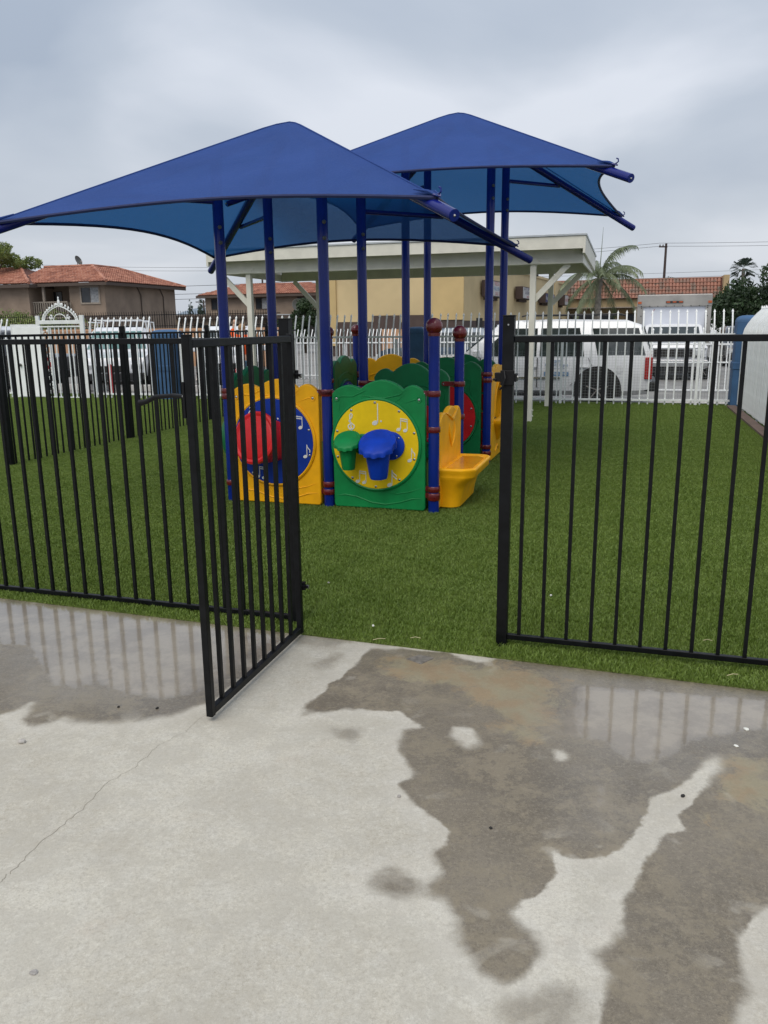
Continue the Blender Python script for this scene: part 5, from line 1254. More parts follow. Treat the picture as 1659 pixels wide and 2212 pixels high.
# cars around the lot
car('grey blue sedan parked facing left behind the far pillar', -9.0, 29.0, -0.2, 0.0, 4.6, 1.78, 1.62, 'carblue', 'suv', 'cars parked in the lot')
car('silver car parked behind the yellow panels, right of the blue one', -4.2, 28.6, -0.2, 0.0, 4.5, 1.75, 1.45, 'carsilver', 'sedan', 'cars parked in the lot')
car('white sedan partly hidden behind the patio cover posts', -13.6, 25.5, -0.2, math.radians(112), 4.6, 1.8, 1.50, 'carwhite', 'sedan', 'cars parked in the lot')
car('white pickup behind the open black gate leaf', -11.2, 21.2, -0.2, math.radians(118), 5.2, 1.9, 1.75, 'carwhite', 'pickup', 'cars parked in the lot', 'pickup')
pk = car('white pickup with ladder rack facing the fence at left', -13.9, 19.4, -0.2, math.radians(118), 5.2, 1.9, 1.75, 'carwhite', 'pickup', 'cars parked in the lot', 'pickup', glass='teal')[0]
lr = MB()
for sg in (-1,1):
    lr.tube([(1.9,sg*.8,1.90),(5.0,sg*.8,1.90)], .02, 6); lr.tube([(1.7,sg*.62,1.96),(5.2,sg*.62,1.94)], .018, 6)
    for x in (2.2,3.6,4.9): lr.tube([(x,sg*.85,1.0),(x,sg*.8,1.90)], .02, 6)
for k in range(10): lr.tube([(1.8+k*.35,-.62,1.955),(1.8+k*.35,.62,1.955)], .012, 5)
obj('ladder_rack', lr, 'white', pk)
car('dark pickup behind the ornamental gate', -21.5, 19.8, -0.2, math.radians(8), 5.4, 1.95, 1.68, 'cardark', 'pickup', 'cars parked in the lot', 'pickup', r=0.42)
car('white van at the far left behind the black fence', -24.6, 21.5, -0.2, math.radians(4), 5.3, 1.95, 1.85, 'carwhite', 'suv', 'cars parked in the lot', 'van')
car('dark car by the right blue pillar beyond the lot', 4.2, 34.0, -0.2, math.radians(90), 4.6, 1.8, 1.55, 'cardark', 'suv', 'cars parked in the lot')
# ================================================================ BUILDINGS
def wbox(t, name, x0,x1,y0,y1,z0,z1,m,bev=0,label=None): return obj(name, MB().box(x0,x1,y0,y1,z0,z1), m, t, bevel=bev, label=label)
def barrel(w=0.24, L_=0.42):
    b = MB(); n = 5; 
    for yy, r, dz in ((0, w*.50, 0.045),(L_, w*.42, -0.0)):
        for k in range(n+1):
            an = math.pi*k/n; b.v.append((-r*math.cos(an), yy, r*.62*math.sin(an)+dz))
    for k in range(n): b.f.append((k, k+1, n+2+k, n+1+k))
    b.f.append(tuple(range(n+1)))
    return b
def tiles(t, o, ud, sd, ncol, nrow, wt, lt, material, test=None, cap=300, name='tile', box=None):
    """rows of barrel tiles: o = eave corner, ud = along eave, sd = up the slope"""
    o = Vector(o); ud = Vector(ud).normalized(); sd = Vector(sd).normalized(); nd = ud.cross(sd).normalized()
    if nd.z < 0: nd = -nd
    base = barrel(wt, lt*1.12); me_ = fixn(base.mesh(name, M[material]))
    rotm = Matrix((ud, sd, nd)).transposed().to_4x4()
    cnt = 0; rest = MB()
    if box is None: box = [0]
    for j in range(nrow):
        for i in range(ncol):
            u_, s_ = (i+.5)*wt, j*lt
            if test and not test(u_, s_+lt*.5): continue
            p = o + ud*u_ + sd*s_ + nd*(0.015 + random.uniform(-.006,.006))
            if box[0] < cap:
                ob = inst(name, me_, t, p); ob.rotation_euler = (rotm @ Matrix.Rotation(random.uniform(-.02,.02),4,'Z')).to_euler(); box[0] += 1
            else:
                m_ = Matrix.Translation(p) @ rotm; n_ = len(rest.v)
                rest.v += [tuple(m_ @ Vector(v)) for v in base.v]; rest.f += [tuple(k+n_ for k in f) for f in base.f]
    if rest.v:
        ob = obj(name, rest, material, t, kind='stuff')
def window(t, x, y, z, w, h, axis='x', frame='stuccotrim', fr=0.14, curt=True):
    """window in a wall facing -y (axis x) or +x (axis y)"""
    def B_(x0,x1,y0,y1,z0,z1):
        b = MB().box(x0,x1,y0,y1,z0,z1)
        if axis == 'y': b.v = [(-vy, vx, vz) for vx, vy, vz in b.v]
        b.v = [(vx+x, vy+y, vz+z) for vx, vy, vz in b.v]; return b
    b = MB(); 
    for q in ((-fr,0,-fr,h+fr),(w,w+fr,-fr,h+fr),(0,w,h,h+fr),(0,w,-fr,0)):
        b2 = B_(q[0],q[1],-0.07,0.0,q[2],q[3]); n_ = len(b.v); b.v += b2.v; b.f += [tuple(k+n_ for k in f) for f in b2.f]
    f_ = obj('window', b, frame, t)
    obj('pane', B_(0,w*.5-.02,-.012,0.0,0,h), 'glass', f_); obj('pane', B_(w*.5+.02,w,-.012,0.0,0,h), 'curtain' if curt else 'glass', f_)
    obj('mullion', B_(w*.5-.02,w*.5+.02,-.03,0.0,0,h), 'fasciabr', f_)
    return f_
# ---- left apartment building (site aligned); root at its visible right front corner
ZG = -0.2
ap = thing('apartment_building', 'brown stucco two-storey apartment block with tiled roof at left', 'building', W(-43.7, 60.9, ZG))
EV = 5.55; 
wbox(ap, 'wall', -3.6,0,0,11.2,0,EV,'stuccobr')
wbox(ap, 'wall', -7.6,-3.6,2.2,11.2,0,EV,'stuccobr')                       # recess behind the balcony
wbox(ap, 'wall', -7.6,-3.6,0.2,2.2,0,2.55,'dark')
wbox(ap, 'wing_wall', -26,-7.0,-1.0,11.2,0,EV-0.05,'stuccobr')
wbox(ap, 'ledge', -3.6,-0.02,-0.09,-0.003,2.45,2.80,'fasciabr')
window(ap, -2.35, 0.0, 3.95, 1.75, 1.25)
window(ap, -2.35, 0.0, 0.75, 1.9, 1.05); window(ap, 0.0, 2.2, 0.95, 1.9, 0.95, axis='y')
window(ap, -5.2, 2.2, 2.9, 1.5, 2.1, frame='fasciabr', fr=0.05); window(ap, -7.4, 2.2, 2.9, 1.3, 2.1, frame='fasciabr', fr=0.05)
for yy in (5.3, 9.0): obj('drain_pipe', MB().tube([(0.05,yy-.6,EV-.1),(0.05,yy-.2,EV-.6),(0.05,yy,EV-.9),(0.05,yy,0)], .05, 6), 'fasciabr', ap)
# balcony
wbox(ap, 'balcony_floor', -7.9,-3.4,-0.6,2.2,2.60,3.02,'woodrail')
wbox(ap, 'balcony_rail', -7.9,-3.4,-0.66,-0.58,3.98,4.08,'woodrail'); 
me_ = fixn(MB().box(-.045,.045,-.03,.03,0,1.0).mesh('baluster', M['woodrail']))
for k in range(20): inst('baluster', me_, ap, (-7.8+k*.23, -0.62, 3.0))
for k in range(8): inst('baluster', me_, ap, (-3.44, -.5+k*.33, 3.0))
wbox(ap, 'column', -6.1,-5.9,-0.4,-0.2,2.75,EV,'stuccotrim'); wbox(ap, 'column', -7.55,-7.45,-0.5,-0.4,2.75,EV,'stuccotrim')
# roof: fascia boards + hipped tile faces
OV = 0.8; RX = -4.1; 
wbox(ap, 'fascia', -8.0,OV,-OV,-OV+.08,EV-.22,EV+.03,'fasciabr'); wbox(ap, 'fascia', OV-.08,OV,-OV+.08,12.0,EV-.22,EV+.03,'fasciabr'); wbox(ap, 'soffit', -7.6,OV-.08,-OV+.08,12.0,EV-.02,EV+.02,'fasciabr')
hp = 0.36; RH = EV + .05
b = MB(); ridge = (OV+3.7+.0)
rz_ = RH + 4.6*hp
b.add([(-9,-OV,RH),(OV,-OV,RH),(OV-4.6,-OV+4.6,rz_),(-9,-OV+4.6,rz_)], [(0,1,2,3)])
b.add([(OV,-OV,RH),(OV,12.0,RH),(OV-4.6,12-4.6,rz_),(OV-4.6,-OV+4.6,rz_)], [(0,1,2,3)])
b.add([(OV,12.0,RH),(-9,12,RH),(-9,12-4.6,rz_),(OV-4.6,12-4.6,rz_)], [(0,1,2,3)])
b.add([(-9,-OV+4.6,rz_),(OV-4.6,-OV+4.6,rz_),(OV-4.6,12-4.6,rz_),(-9,12-4.6,rz_)], [(0,1,2,3)])
rf = obj('roof', b, 'underlay', ap)
sl = math.hypot(4.6, 4.6*hp); sn = Vector((0,4.6,4.6*hp)).normalized(); cf_ = 4.6/sl; bx = [0]
tiles(rf, (-8.9,-OV,RH), (1,0,0), sn, int(9.7/.31), int(sl/.42), .31, .42, 'tile', test=lambda u_, s_: u_ < 9.7 - s_*cf_, cap=150, box=bx)
bx = [0]
tiles(rf, (OV,-OV,RH), (0,1,0), (-sn.y,0,sn.z), int(12.8/.31), int(sl/.42), .31, .42, 'tile', test=lambda u_, s_: u_ > s_*cf_ and u_ < 12.8 - s_*cf_, cap=150, box=bx)
hr = MB(); hr.tube([(OV,-OV,RH+.08),(OV-4.6,-OV+4.6,rz_+.08),(OV-4.6,12-4.6,rz_+.08),(OV,12,RH+.08)], .13, 7); hr.tube([(-9,-OV+4.6,rz_+.08),(OV-4.6,-OV+4.6,rz_+.08)], .13, 7)
obj('hip_cap', hr, 'tile', rf)
# wing roof, nearer on the left
wy, wx_ = -1.8, -6.2
b = MB(); rw = RH-.05; 
b.add([(-27,wy,rw),(wx_,wy,rw),(wx_-5.0,wy+5.0,rw+5.0*hp),(-27,wy+5,rw+5*hp)], [(0,1,2,3)]); b.add([(wx_,wy,rw),(wx_,wy+10,rw),(wx_-5,wy+5,rw+5*hp)], [(0,1,2)])
rf2 = obj('roof', b, 'underlay', ap)
tiles(rf2, (-26.9,wy,rw), (1,0,0), sn, int(20.7/.31), int(5.3/.42), .31, .42, 'tile', test=lambda u_, s_: 8 < u_ < 20.7 - s_*cf_, cap=0, box=[300])
hr = MB(); hr.tube([(wx_,wy,rw+.08),(wx_-5,wy+5,rw+5*hp+.08)], .13, 7); obj('hip_cap', hr, 'tile', rf2)
wbox(ap, 'fascia', -27,wx_,wy,wy+.08,rw-.30,rw-.02,'fasciabr'); wbox(ap,'fascia', wx_-.08,wx_,wy+.08,wy+3.2,rw-.30,rw-.02,'fasciabr'); wbox(ap, 'soffit', -27,wx_-.08,wy+.08,wy+1.0,rw-.06,rw-.03,'fasciabr')
def dish(a, b, z, label, s=.45, rz=0.0):
    t = thing('satellite_dish', label, 'satellite dish', W(a,b,z), -TH+rz, 'satellite dishes')
    obj('reflector', MB().lathe([(0.0,0.0),(s*.5,.03),(s*.85,.10),(s,.16),(s*.97,.17),(s*.8,.12),(s*.4,.05),(0,.02)], 20, (0,0,s*1.3), m=Matrix.Rotation(R(65),4,'X') @ Matrix.Rotation(R(20),4,'Y')), 'greycap', t, smooth=True)
    obj('mast', MB().tube([(0,0,0),(0,0,s*1.2)], .04, 6).tube([(0,-.05,s*.9),(.1,-s*1.1,s*1.1)], .025, 5).ellipsoid((.1,-s*1.15,s*1.15),(.07,.07,.07),8,6), 'aluminium', t)
dish(-49.2, 64.9, 7.0, 'grey satellite dish on the ridge of the left apartment roof', .45, 1.2)
# ---- second apartment farther back
a2 = thing('apartment_building', 'second brown apartment block with tiled hip roof seen behind the patio cover', 'building', W(-51.0, 91.0, ZG))
W2_, EV2 = 16.0, 5.5
wbox(a2, 'wall', 0,W2_,0,9,0,EV2,'stuccobr'); wbox(a2, 'fascia', -.8,W2_+.8,-.8,-.7,EV2-.25,EV2+.02,'fasciabr'); wbox(a2,'soffit',-.8,W2_+.8,-.7,9.8,EV2-.03,EV2+.01,'fasciabr')
for x in (0.9, 6.9, 12.3): window(a2, x, 0, 3.9, 1.5, 1.2, frame='fasciabr', fr=.06)
b = MB(); RH2 = EV2+.04; hh = 4.4; hz = RH2+hh*.34
b.add([(-.8,-.8,RH2),(W2_+.8,-.8,RH2),(W2_+.8-hh,-.8+hh,hz),(-.8+hh,-.8+hh,hz)],[(0,1,2,3)]); b.add([(-.8,-.8,RH2),(-.8,9.8,RH2),(-.8+hh,9.8-hh,hz),(-.8+hh,-.8+hh,hz)],[(3,2,1,0)]); b.add([(W2_+.8,-.8,RH2),(W2_+.8,9.8,RH2),(W2_+.8-hh,9.8-hh,hz),(W2_+.8-hh,-.8+hh,hz)],[(0,1,2,3)]); b.add([(-.8,9.8,RH2),(W2_+.8,9.8,RH2),(W2_+.8-hh,9.8-hh,hz),(-.8+hh,9.8-hh,hz)],[(3,2,1,0)])
rf = obj('roof', b, 'underlay', a2); sn2 = Vector((0,hh,hh*.34)).normalized(); c2_ = hh/math.hypot(hh,hh*.34)
tiles(rf, (-.8,-.8,RH2), (1,0,0), sn2, int((W2_+1.6)/.29), int(4.6/.40), .29, .40, 'tile', test=lambda u_, s_: s_*c2_ < u_ < W2_+1.6 - s_*c2_, cap=300)
wbox(a2, 'vent_pipe', 6.2,6.36,3.2,3.36,hz-.3,hz+1.3,'signbrown')
# annex and low flat roofs between the blocks
an = thing('garage_block', 'low flat-roofed brown garage block between the apartments', 'building', W(-46.0, 76.0, ZG))
wbox(an, 'wall', 0,8,0,12,0,2.6,'stuccobr'); wbox(an, 'fascia', -.3,8.3,-.3,12.3,2.602,3.0,'fasciabr'); wbox(an, 'door', 2.0,3.1,-.03,-.002,.02,2.2,'dark'); wbox(an, 'opening', 4.5,7.5,-.03,-.002,.02,2.1,'dark')
an2 = thing('carport', 'long low carport with pale roof edge below the second apartment', 'building', W(-40.0, 80.0, ZG))
wbox(an2, 'wall', 0,20,0.6,8,0,2.6,'stuccobr'); wbox(an2, 'opening', .5,19,.55,.598,.02,2.2,'dark'); wbox(an2, 'roof_edge', -.3,20.3,0,8.3,2.602,2.95,'fasciabr'); wbox(an2, 'flashing', -.3,20.3,-.04,-.002,2.96,3.04,'drip')
dish(-21.9, 51.6, 2.2, 'grey satellite dish above the hedge beside the yellow wall', .5, 0.4)
# ---- yellow commercial building
yb_ = thing('yellow_building', 'cream yellow stucco shop building with sign boxes on its long wall', 'building', (4.47, 45.0, ZG), -R(21.6))
HB = 5.15
wbox(yb_, 'wall', -8.0,0,0,36,1.95,HB,'stuccoye'); wbox(yb_, 'wall_base', -8.0,-.0,0.0,36,0,1.948,'brownbase')
wbox(yb_, 'pilaster', -8.35,-7.6,-.12,-.002,0.6,HB,'stuccoye2'); wbox(yb_, 'pilaster', -1.75,-.0,-.10,-.002,2.0,HB,'stuccoye2'); wbox(yb_, 'parapet', -8.0,0.08,-.0,36,HB+.002,HB+.18,'stuccoye')
wbox(yb_, 'base_step', -5.3,-.0,-.05,-.002,1.4,2.28,'brownbase'); wbox(yb_, 'wall_tab', -3.7,-3.5,-.09,-.052,1.9,2.30,'stuccoye')
wbox(yb_, 'pilaster', .002,.12,27.5,29.2,0,HB,'stuccoye'); 
wbox(yb_, 'entry', -.02,.03,2.6,3.9,.1,2.1,'dark'); wbox(yb_, 'entry', -.02,.03,19.5,22.0,.1,2.0,'signbrown'); wbox(yb_, 'entry', -.02,.03,30.5,32.0,.1,2.2,'signbrown')
obj('lamp_post_stub', MB().box(.35,.50,18.0,18.15,HB,HB+.45), 'dark', yb_)
def sign(t0, t1, z0, z1, face, lines, label):
    th_ = R(21.6); 
    def P(x, y, z): return Vector((4.47,45,ZG)) + Vector((x*math.cos(th_)+y*math.sin(th_), -x*math.sin(th_)+y*math.cos(th_), z))
    s = thing('wall_sign', label, 'sign', P(0.0,t0,z0-ZG), -th_, 'box signs on the yellow building')
    L_, H_ = t1-t0, z1-z0
    obj('sign_box', MB().box(0.10,.62,0,L_,0,H_), 'signbrown', s, bevel=.02); obj('sign_face', MB().box(.622,.635,.10,L_-.10,.06,H_-.06), face, s)
    obj('bracket', MB().box(0.0,.22,L_*.2,L_*.8,-.16,-.002), 'signbrown', s)
    for st_, sz, zz, mm_ in lines: text('lettering', st_, sz, mm_, s, (.637, L_/2, H_*zz), (math.pi/2,0,math.pi/2), .003, sx=1.25)
sign(3.3,7.6,3.10,4.03,'signface',(('TIRES & BRAKES',.30,.80,'txtred'),('FULL MECHANIC',.30,.50,'txtblue'),('CALL TODAY',.28,.20,'txtred')),'sign box with red and blue lettering nearest the wall corner')
sign(12.2,16.3,3.20,4.02,'signface',(('AUTO UPHOLSTERY',.30,.80,'txtdark'),('& REPAIR SHOP',.30,.50,'txtdark'),('SEATS - TOPS',.20,.18,'txtred')),'middle white sign box with dark block lettering')
sign(20.6,24.6,3.12,3.86,'signnavy',(('Beach Auto Body',.42,.5,'signface'),),'navy sign box with white script lettering')
sign(29.8,31.6,3.1,4.0,'signface',(('AUTO',.36,.5,'txtred'),),'small sign box at the far end of the yellow wall')
# ---- shop row with tiled mansard
cb = thing('shop_building', 'single-storey shop row with mottled clay tile mansard roof', 'building', W(-8.2, 79.3, ZG))
Lc = 15.2
wbox(cb, 'wall', 0,Lc,1.6,12,0,3.2,'stuccota'); wbox(cb, 'fascia', 0,Lc,-.15,1.6,3.1,3.95,'stuccota'); wbox(cb, 'end_wall', Lc,Lc+.45,-.9,12,0,5.75,'stuccota'); wbox(cb, 'soffit', 0,Lc,-.1,1.6,3.06,3.098,'fasciabr')
wbox(cb, 'parapet', 0,Lc,1.6,12,3.95,5.35,'stuccota')
b = MB(); b.add([(0,-.45,3.88),(Lc,-.45,3.88),(Lc,.75,5.55),(0,.75,5.55),(0,-.30,3.88),(Lc,-.30,3.88)],[(0,1,2,3),(0,4,5,1)]); rf = obj('roof', b, 'underlay', cb)
s3 = Vector((0,1.2,1.67)); tiles(rf, (0,-.45,3.88), (1,0,0), s3, int(Lc/.29), 5, .29, .40, 'tile2', cap=300)
hr = MB(); hr.tube([(0,.75,5.60),(Lc,.75,5.60)], .09, 6); obj('ridge_cap', hr, 'tile2', rf)
wbox(cb, 'ledge', 0,Lc,-.17,-.152,3.1,3.2,'stuccotrim')
for x0, x1 in ((2.0,3.3),(3.4,4.6),(7.2,8.0)):
    f_ = wbox(cb, 'window', x0,x1,1.54,1.598,.7,2.6,'fasciabr'); wbox(f_, 'pane', x0+.08,x1-.08,1.52,1.538,.8,2.5,'glass')
dr_ = wbox(cb, 'door', 4.75,6.1,1.54,1.598,.02,2.6,'fasciabr'); M['greenposter'] = mat('green_poster', (0.03,0.12,0.07), .5); wbox(dr_, 'pane', 4.85,6.0,1.52,1.538,.1,2.5,'glass'); wbox(dr_, 'poster', 5.0,5.85,1.505,1.518,1.2,2.1,'greenposter')
text('lettering', 'OPEN', .22, 'signface', dr_, (5.42,1.50,1.75), (math.pi/2,0,0), .003)
text('lettering', '5997', .34, 'txtdark', cb, (4.3,1.58,2.86), (math.pi/2,0,0), .01)
wbox(cb, 'column', 7.9,8.3,-.1,.3,0,3.06,'stuccotrim')
# ---- distant white house and fence
wh = thing('white_house', 'small white flat-roofed house behind the right pillar', 'building', W(6.0, 76.5, ZG))
wbox(wh, 'wall', 0,7.5,0,6,0,3.1,'white'); wbox(wh, 'roof', -.2,7.7,-.2,6.2,3.1,3.35,'white'); wbox(wh, 'trim', -.22,7.72,-.22,-.202,3.05,3.16,'txtblue'); wbox(wh, 'cooler', 1.6,3.6,1,2.6,3.35,4.0,'white')
for x in (1.7,5.2): f_ = wbox(wh, 'window', x,x+1.2,-.05,-.002,1.2,2.4,'signnavy'); wbox(f_, 'pane', x+.1,x+1.1,-.07,-.052,1.3,2.3,'glass')
# ---- tan block wall with black iron fence on it, beyond the lot
bw = thing('block_wall', 'low tan wall topped with black iron railing beyond the parked cars', 'wall', W(-34, 33.2, ZG))
wbox(bw, 'wall', 0,19,0,.2,0,1.62,'blockwall'); wbox(bw, 'coping', 0,19,-.03,.23,1.602,1.70,'blockwall')
b = MB()
for k in range(151):
    x = .06+k*.125; b.box(x-.010,x+.010,.09,.11,1.70,2.35); b.tube([(x,.10,2.35),(x+.02,.06,2.44),(x+.05,.0,2.47)], .010, 4)
b.box(0,19,.085,.115,1.80,1.83); b.box(0,19,.085,.115,2.30,2.33); obj('railing', b, 'black', bw, kind='stuff')
wt = thing('block_wall', 'farther tan wall piece right of the near blue pillar', 'wall', W(-11.5, 37.0, ZG)); wbox(wt, 'wall', 0,6.0,0,.2,0,1.55,'blockwall')
# ================================================================ PLANTS
def foliage(name, cl, n, size, material, parent, kind=None, seed=1):
    rg = np.random.default_rng(seed); b = MB(); tot = sum(c[3]*c[4]*c[5] for c in cl)
    for (x, y, z, rx, ry, rz) in cl:
        m = int(n*rx*ry*rz/tot)
        for i in range(m):
            d = rg.normal(size=3); d /= np.linalg.norm(d); r = rg.uniform(.35,1)**.45 * (1+rg.normal()*.07)
            c = Vector((x+d[0]*rx*r, y+d[1]*ry*r, z+d[2]*rz*r)); s = size*rg.uniform(.5,1.3)
            a = Vector(rg.normal(size=3)).normalized(); q = a.cross(Vector(rg.normal(size=3))).normalized()
            b.add([c-a*s, c+q*s*.5, c+a*s, c-q*s*.5], [(0,1,2,3)])
    return obj(name, b, material, parent, kind=kind)
def tree(label, a, b, z, cl, n, size, material, trunk_h, tr=.22, seed=1, cat='tree', group='trees beyond the lot'):
    t = thing('leafy_tree', label, cat, W(a,b,z), None, group)
    foliage('crown', cl, n, size, material, t, seed=seed)
    tb = MB(); tb.tube([(0,0,0),(.05,0,trunk_h*.5),(0,.05,trunk_h)], [tr*1.2,tr,tr*.8], 9)
    for (x, y, z_, rx, ry, rz) in cl[:7]: tb.tube([(0,.05,trunk_h*.9),(x*.5,y*.5,(trunk_h+z_)*.5),(x,y,z_)], [tr*.6,tr*.35,tr*.12], 6)
    obj('trunk', tb, 'bark', t)
    return t
def clumps(w, h, z0, n, seed):
    rg = np.random.default_rng(seed); out = []
    for i in range(n):
        x = rg.uniform(-w,w); y = rg.uniform(-w,w)*.7; k = 1-(abs(x)/w)**2*.55; r = rg.uniform(.16,.34)*w
        out.append((x, y, z0+rg.uniform(.12,1)*h*k, r, r, r*rg.uniform(.6,.9)))
    return out
tree('large dark evergreen tree behind the right pillar', 10.2, 64.5, ZG, clumps(4.9,4.3,.9,40,3), 24000, .15, 'leafdark', 2.2, .3, 3)
tree('dark tree beyond the right edge of the picture', 15.5, 62.0, ZG, clumps(4.5,4.4,1.4,24,9), 11000, .14, 'leafdark', 2.2, .3, 4)
tree('light green tree at the left edge before the apartment roof', -57.3, 63.0, ZG, clumps(3.2,4.6,5.6,22,5), 9000, .13, 'leaf', 6.0, .3, 5)
tree('green hedge bush beside the yellow building corner', -21.3, 51.0, ZG, clumps(2.0,2.6,.6,16,6), 8000, .09, 'leafdark', .8, .15, 6, cat='bush')
tree('bushy green shrub behind the iron railing at left', -32.0, 36.5, ZG, clumps(3.6,1.5,.9,16,7), 4500, .08, 'leaf', .8, .1, 7, cat='bush')
tree('tiny dark tree top above the shop roof', 3.4, 88.0, ZG, clumps(2.2,1.6,4.4,10,8), 1500, .14, 'leafdark', 4.4, .2, 8)
for k, (a, b_, h) in enumerate(((-77.6,133,6.2),(-76.4,134,5.4),(-75.4,133,6.8),(-74.4,134,5.6))):
    t = tree('distant dark conifer, %s in the gap between the apartments' % ['leftmost','second from left','tallest','rightmost'][k], a, b_, ZG, [(0,0,h*f,1.5*(1.1-f),1.5*(1.1-f),h*.14) for f in (.25,.4,.55,.7,.85,.95)], 900, .25, 'farleaf', 2, .2, 20+k, group='distant conifers')
# queen palm
def palm(label, x, y, z, h, nf, fl, seed, lean=0.0):
    rg = random.Random(seed); t = thing('palm_tree', label, 'palm tree', (x,y,z), 0)
    pr_ = []
    for k in range(24):
        f = k/23; pr_.append((.19-.05*f+(.018 if k%2 else 0)+(.05 if f>.88 else 0), h*f))
    obj('trunk', MB().lathe(pr_, 14), 'palmbark', t, smooth=True)
    for i in range(nf):
        az = 2*math.pi*i/nf*2.4+rg.uniform(-.3,.3); el = rg.uniform(.35,1.45) if i > nf*.3 else rg.uniform(-.6,.2); L_ = fl*rg.uniform(.8,1.1)
        b = MB(); pts = []; p = Vector((0,0,h)); d = Vector((math.cos(az)*math.cos(el), math.sin(az)*math.cos(el), math.sin(el)))
        for k in range(15):
            pts.append(p.copy()); p = p + d*(L_/14); d = (d + Vector((0,0,-.085-.02*k*.3))).normalized()
        b.tube(pts, [.035*(1-k/15)+.006 for k in range(15)], 5)
        for k in range(2, 15):
            for q in range(5):
                f = q/5; k2 = min(14,k+1); c = pts[k].lerp(pts[k2], f); dd = (pts[k2]-pts[k-1]).normalized(); sd_ = dd.cross(Vector((0,0,1))).normalized()
                ll = fl*.27*(1-abs(k/15-.45)*1.1)*rg.uniform(.7,1.1)
                for sg in (-1,1):
                    tip = c + sd_*sg*ll*.55 + dd*ll*.35 + Vector((0,0,-ll*rg.uniform(.45,.95))); mid = c.lerp(tip,.5)+Vector((0,0,ll*.12))
                    w_ = dd*.016; b.add([c-w_, c+w_, mid+w_, mid-w_, tip], [(0,1,2,3),(3,2,4)])
        obj('frond', b, 'palmleaf', t)
    obj('spear_leaf', MB().tube([(0,0,h),(.05,0,h+1.2),(.10,0,h+2.6)], [.03,.02,.006], 5), 'palmleaf', t)
    return t
palm('queen palm with drooping fronds between patio cover and shops', 11.75, 45.0, ZG, 4.1, 22, 2.7, 11)
# far fan palm
t = thing('palm_tree', 'small far fan palm poking above the dark tree at right', 'palm tree', (34.7, 80.0, ZG), 0)
obj('trunk', MB().lathe([(.2,0),(.16,6.7)], 10), 'palmbark', t)
for i in range(36):
    az = 2*math.pi*i/36*3; el = random.uniform(-.5,1.2); d = Vector((math.cos(az)*math.cos(el), math.sin(az)*math.cos(el), math.sin(el))); s_ = d.cross(Vector((0,0,1))).normalized(); c = Vector((0,0,6.7)); b = MB()
    for q in range(-4,5): tip = c+d*1.1+s_*q*.12+Vector((0,0,-.12*abs(q)*.4)); b.add([c+d*.5, tip-s_*.07, tip+d*.15+Vector((0,0,-.1)), tip+s_*.07], [(0,1,2,3)])
    obj('frond', b, 'farleaf', t)
# utility pole and wires
up = thing('utility_pole', 'tall dark timber utility pole rising behind the shop roof', 'utility pole', (33.9, 100, ZG), .2)
obj('pole', MB().lathe([(.20,0),(.13,10.9)], 10), 'signbrown', up, smooth=True); obj('crossarm', MB().box(-.9,.15,-.07,.07,10.45,10.6), 'signbrown', up)
for x in (-.8,-.4): obj('insulator', MB().lathe([(.07,0),(.08,.1),(.04,.2)], 8, (x,0,10.6)), 'greycap', up)
pole2 = thing('utility_pole', 'distant utility pole in the gap between the apartments', 'utility pole', (-36.5, 170, ZG), .2)
obj('pole', MB().lathe([(.22,0),(.16,7.3)], 8), 'signbrown', pole2); obj('crossarm', MB().box(-1.6,1.6,-.08,.08,6.8,7.0), 'signbrown', pole2); obj('crossarm', MB().box(-1.2,1.2,-.08,.08,6.0,6.2), 'signbrown', pole2)
def wire(p, q, sag, label, r=.018):
    pts = [Vector(p).lerp(Vector(q), k/24) - Vector((0,0,sag*4*(k/24)*(1-k/24))) for k in range(25)]
    tag(obj('power_line', MB().tube(pts, r, 4), 'plastic'), label, 'power line', 'overhead power lines')
for k, dz in enumerate((0,-.35)):
    wire((33.2,100,10.75+dz),(80,88,11.2+dz*1.6), .5, 'power line running right from the tall pole, %s strand' % ['upper','lower'][k])
    wire((33.2,100,10.75+dz),(-60,128,11.6+dz*1.5), 1.6, 'power line running left from the tall pole, %s strand' % ['upper','lower'][k])
for k, z_ in enumerate((7.6,6.9)): wire((-6,135,z_+1.2),(90,120,z_+2.4), .5, 'fainter power line behind the pole, %s strand' % ['upper','lower'][k])
for k, z_ in enumerate((5.6,6.3,7.4)): wire((-48,120,z_),(-10,118,z_+.5), .3, 'power line between the apartment blocks, %s' % ['lowest','middle','highest'][k], .03)
# hills on the horizon
b = MB(); n = 80
for k in range(n+1):
    x = -900+1800*k/n; h = 11+5*math.sin(k*.31)+3*math.sin(k*.83+1); b.v += [(x,1500,-1),(x,1560,h*1.3),(x,1700,h*2.0+6),(x,1900,-1)]
for k in range(n):
    for j in range(3): q = k*4+j; b.f.append((q,q+4,q+5,q+1))
M['hill'] = mat('far_hills', (0.20,0.25,0.30), .95, 0, .1, .01); struct(obj('hills', b, 'hill', smooth=True))
fb_ = thing('far_warehouse', 'pale flat-roofed building in the distance between the apartments', 'building', (-37.5, 140, ZG), 0.0); wbox(fb_, 'wall', 0,12,0,8,0,3.6,'stuccota'); wbox(fb_, 'roof', -.2,12.2,-.2,8.2,3.602,3.9,'stuccotrim')
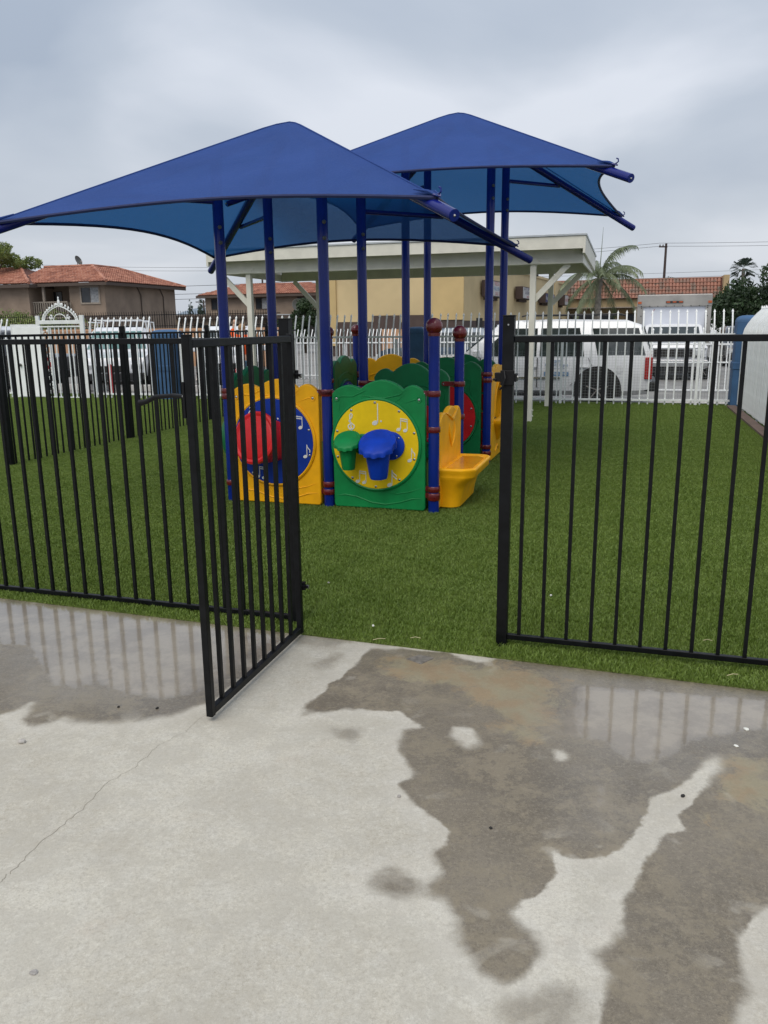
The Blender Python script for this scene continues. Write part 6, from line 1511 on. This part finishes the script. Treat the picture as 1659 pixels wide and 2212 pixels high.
# ================================================================ PERSON
def skin_mesh(name, verts, edges, radii, material, parent, sub=2, root=0):
    me_ = bpy.data.meshes.new(name); me_.from_pydata([Vector(v) for v in verts], edges, []); me_.materials.append(M[material])
    o = bpy.data.objects.new(name, me_); COL.objects.link(o); o.parent = parent
    sk = o.modifiers.new('skin', 'SKIN'); sk.use_smooth_shade = True
    for i, r_ in enumerate(radii): 
        me_.skin_vertices[0].data[i].radius = (r_, r_) if not isinstance(r_, tuple) else r_
        me_.skin_vertices[0].data[i].use_root = (i == root)
    s = o.modifiers.new('subsurf', 'SUBSURF'); s.levels = sub; s.render_levels = sub
    dg = bpy.context.evaluated_depsgraph_get(); m2 = bpy.data.meshes.new_from_object(o.evaluated_get(dg)); o.modifiers.clear(); o.data = m2; m2.name = name
    m2.polygons.foreach_set('use_smooth', [True]*len(m2.polygons)); 
    if not m2.materials: m2.materials.append(M[material])
    return o
pe = thing('person', 'person in orange hoodie and jeans, seen from behind, left fist raised over the fence', 'person', W(-9.15, 18.0, -0.2), -TH-0.1)
# faces +y (away from the camera)
V_ = [(0,0,.97),(0,.01,1.18),(0,.0,1.42),(0,.01,1.53),(0,.02,1.60),(0,.03,1.70),     # pelvis..head 0-5
      (-.10,0,.90),(-.11,.02,.50),(-.12,-.01,.09),(-.12,.12,.04),                     # left leg 6-9
      (.10,0,.90),(.11,.02,.50),(.12,-.01,.09),(.12,.12,.04),                         # right leg 10-13
      (-.19,0,1.44),(-.26,.02,1.55),(-.25,.05,1.72),(-.24,.07,1.80),                  # raised left arm 14-17
      (.19,0,1.44),(.26,-.01,1.18),(.27,.08,.95),(.27,.10,.86)]                       # right arm 18-21
E_2 = [(0,1),(1,2),(2,3),(3,4),(4,5),(0,6),(6,7),(7,8),(8,9),(0,10),(10,11),(11,12),(12,13),(2,14),(14,15),(15,16),(16,17),(2,18),(18,19),(19,20),(20,21)]
R_ = [(.13,.10),(.13,.10),(.14,.10),.055,.07,.085,.085,.055,.04,.03,.085,.055,.04,.03,.055,.045,.034,.03,.055,.045,.034,.028]
body = skin_mesh('body', V_, E_2, R_, 'skin', pe)
obj('head', MB().ellipsoid((0,.025,1.66),(.078,.098,.118),20,14).ellipsoid((0,.125,1.65),(.014,.020,.022),8,6).ellipsoid((-.079,.02,1.65),(.012,.02,.03),8,6).ellipsoid((.079,.02,1.65),(.012,.02,.03),8,6), 'skin', pe, smooth=True)
obj('cap', MB().ellipsoid((0,.02,1.70),(.086,.104,.098),20,14).prismz([(-.07,.09),(-.05,.17),(.05,.17),(.07,.09)],1.70,1.712), 'cap', pe, smooth=True)
HV = [(0,0,.93),(0,.01,1.18),(0,.0,1.44),(-.19,0,1.46),(-.27,.02,1.56),(-.255,.05,1.69),(.19,0,1.46),(.27,-.01,1.18),(.275,.08,.95),(0,-.01,1.53)]
skin_mesh('hoodie', HV, [(0,1),(1,2),(2,3),(3,4),(4,5),(2,6),(6,7),(7,8),(2,9)], [(.165,.13),(.165,.13),(.175,.13),.082,.070,.052,.082,.070,.05,.085], 'orange', pe)
JV = [(0,0,.96),(-.10,0,.86),(-.115,.02,.50),(-.12,-.01,.12),(.10,0,.86),(.115,.02,.50),(.12,-.01,.12)]
skin_mesh('jeans', JV, [(0,1),(1,2),(2,3),(0,4),(4,5),(5,6)], [(.15,.125),.105,.075,.065,.105,.075,.065], 'denim', pe)
for sx in (-.12,.12): obj('shoe', MB().ellipsoid((sx,.05,.05),(.05,.14,.05),12,8), 'dark', pe, smooth=True)
# hand closed round the picket: palm, four curled fingers, thumb from the side
hv = [(-.24,.07,1.79),(-.24,.075,1.84)]; he = [(0,1)]; hr_ = [.030,.036]
for k in range(4):
    x0 = -.268+.018*k; i0 = len(hv); l_ = (.9,1.0,.97,.8)[k]
    hv += [(x0,.078,1.865),(x0,.105*1.0,1.88+.01*l_),(x0,.120,1.865),(x0,.108,1.845)]; he += [(1,i0),(i0,i0+1),(i0+1,i0+2),(i0+2,i0+3)]; hr_ += [.010,.0095,.009,.008]
i0 = len(hv); hv += [(-.205,.09,1.835),(-.20,.108,1.855),(-.225,.122,1.86)]; he += [(1,i0),(i0,i0+1),(i0+1,i0+2)]; hr_ += [.012,.010,.009]
skin_mesh('hand', hv, he, hr_, 'skin', pe, sub=1)
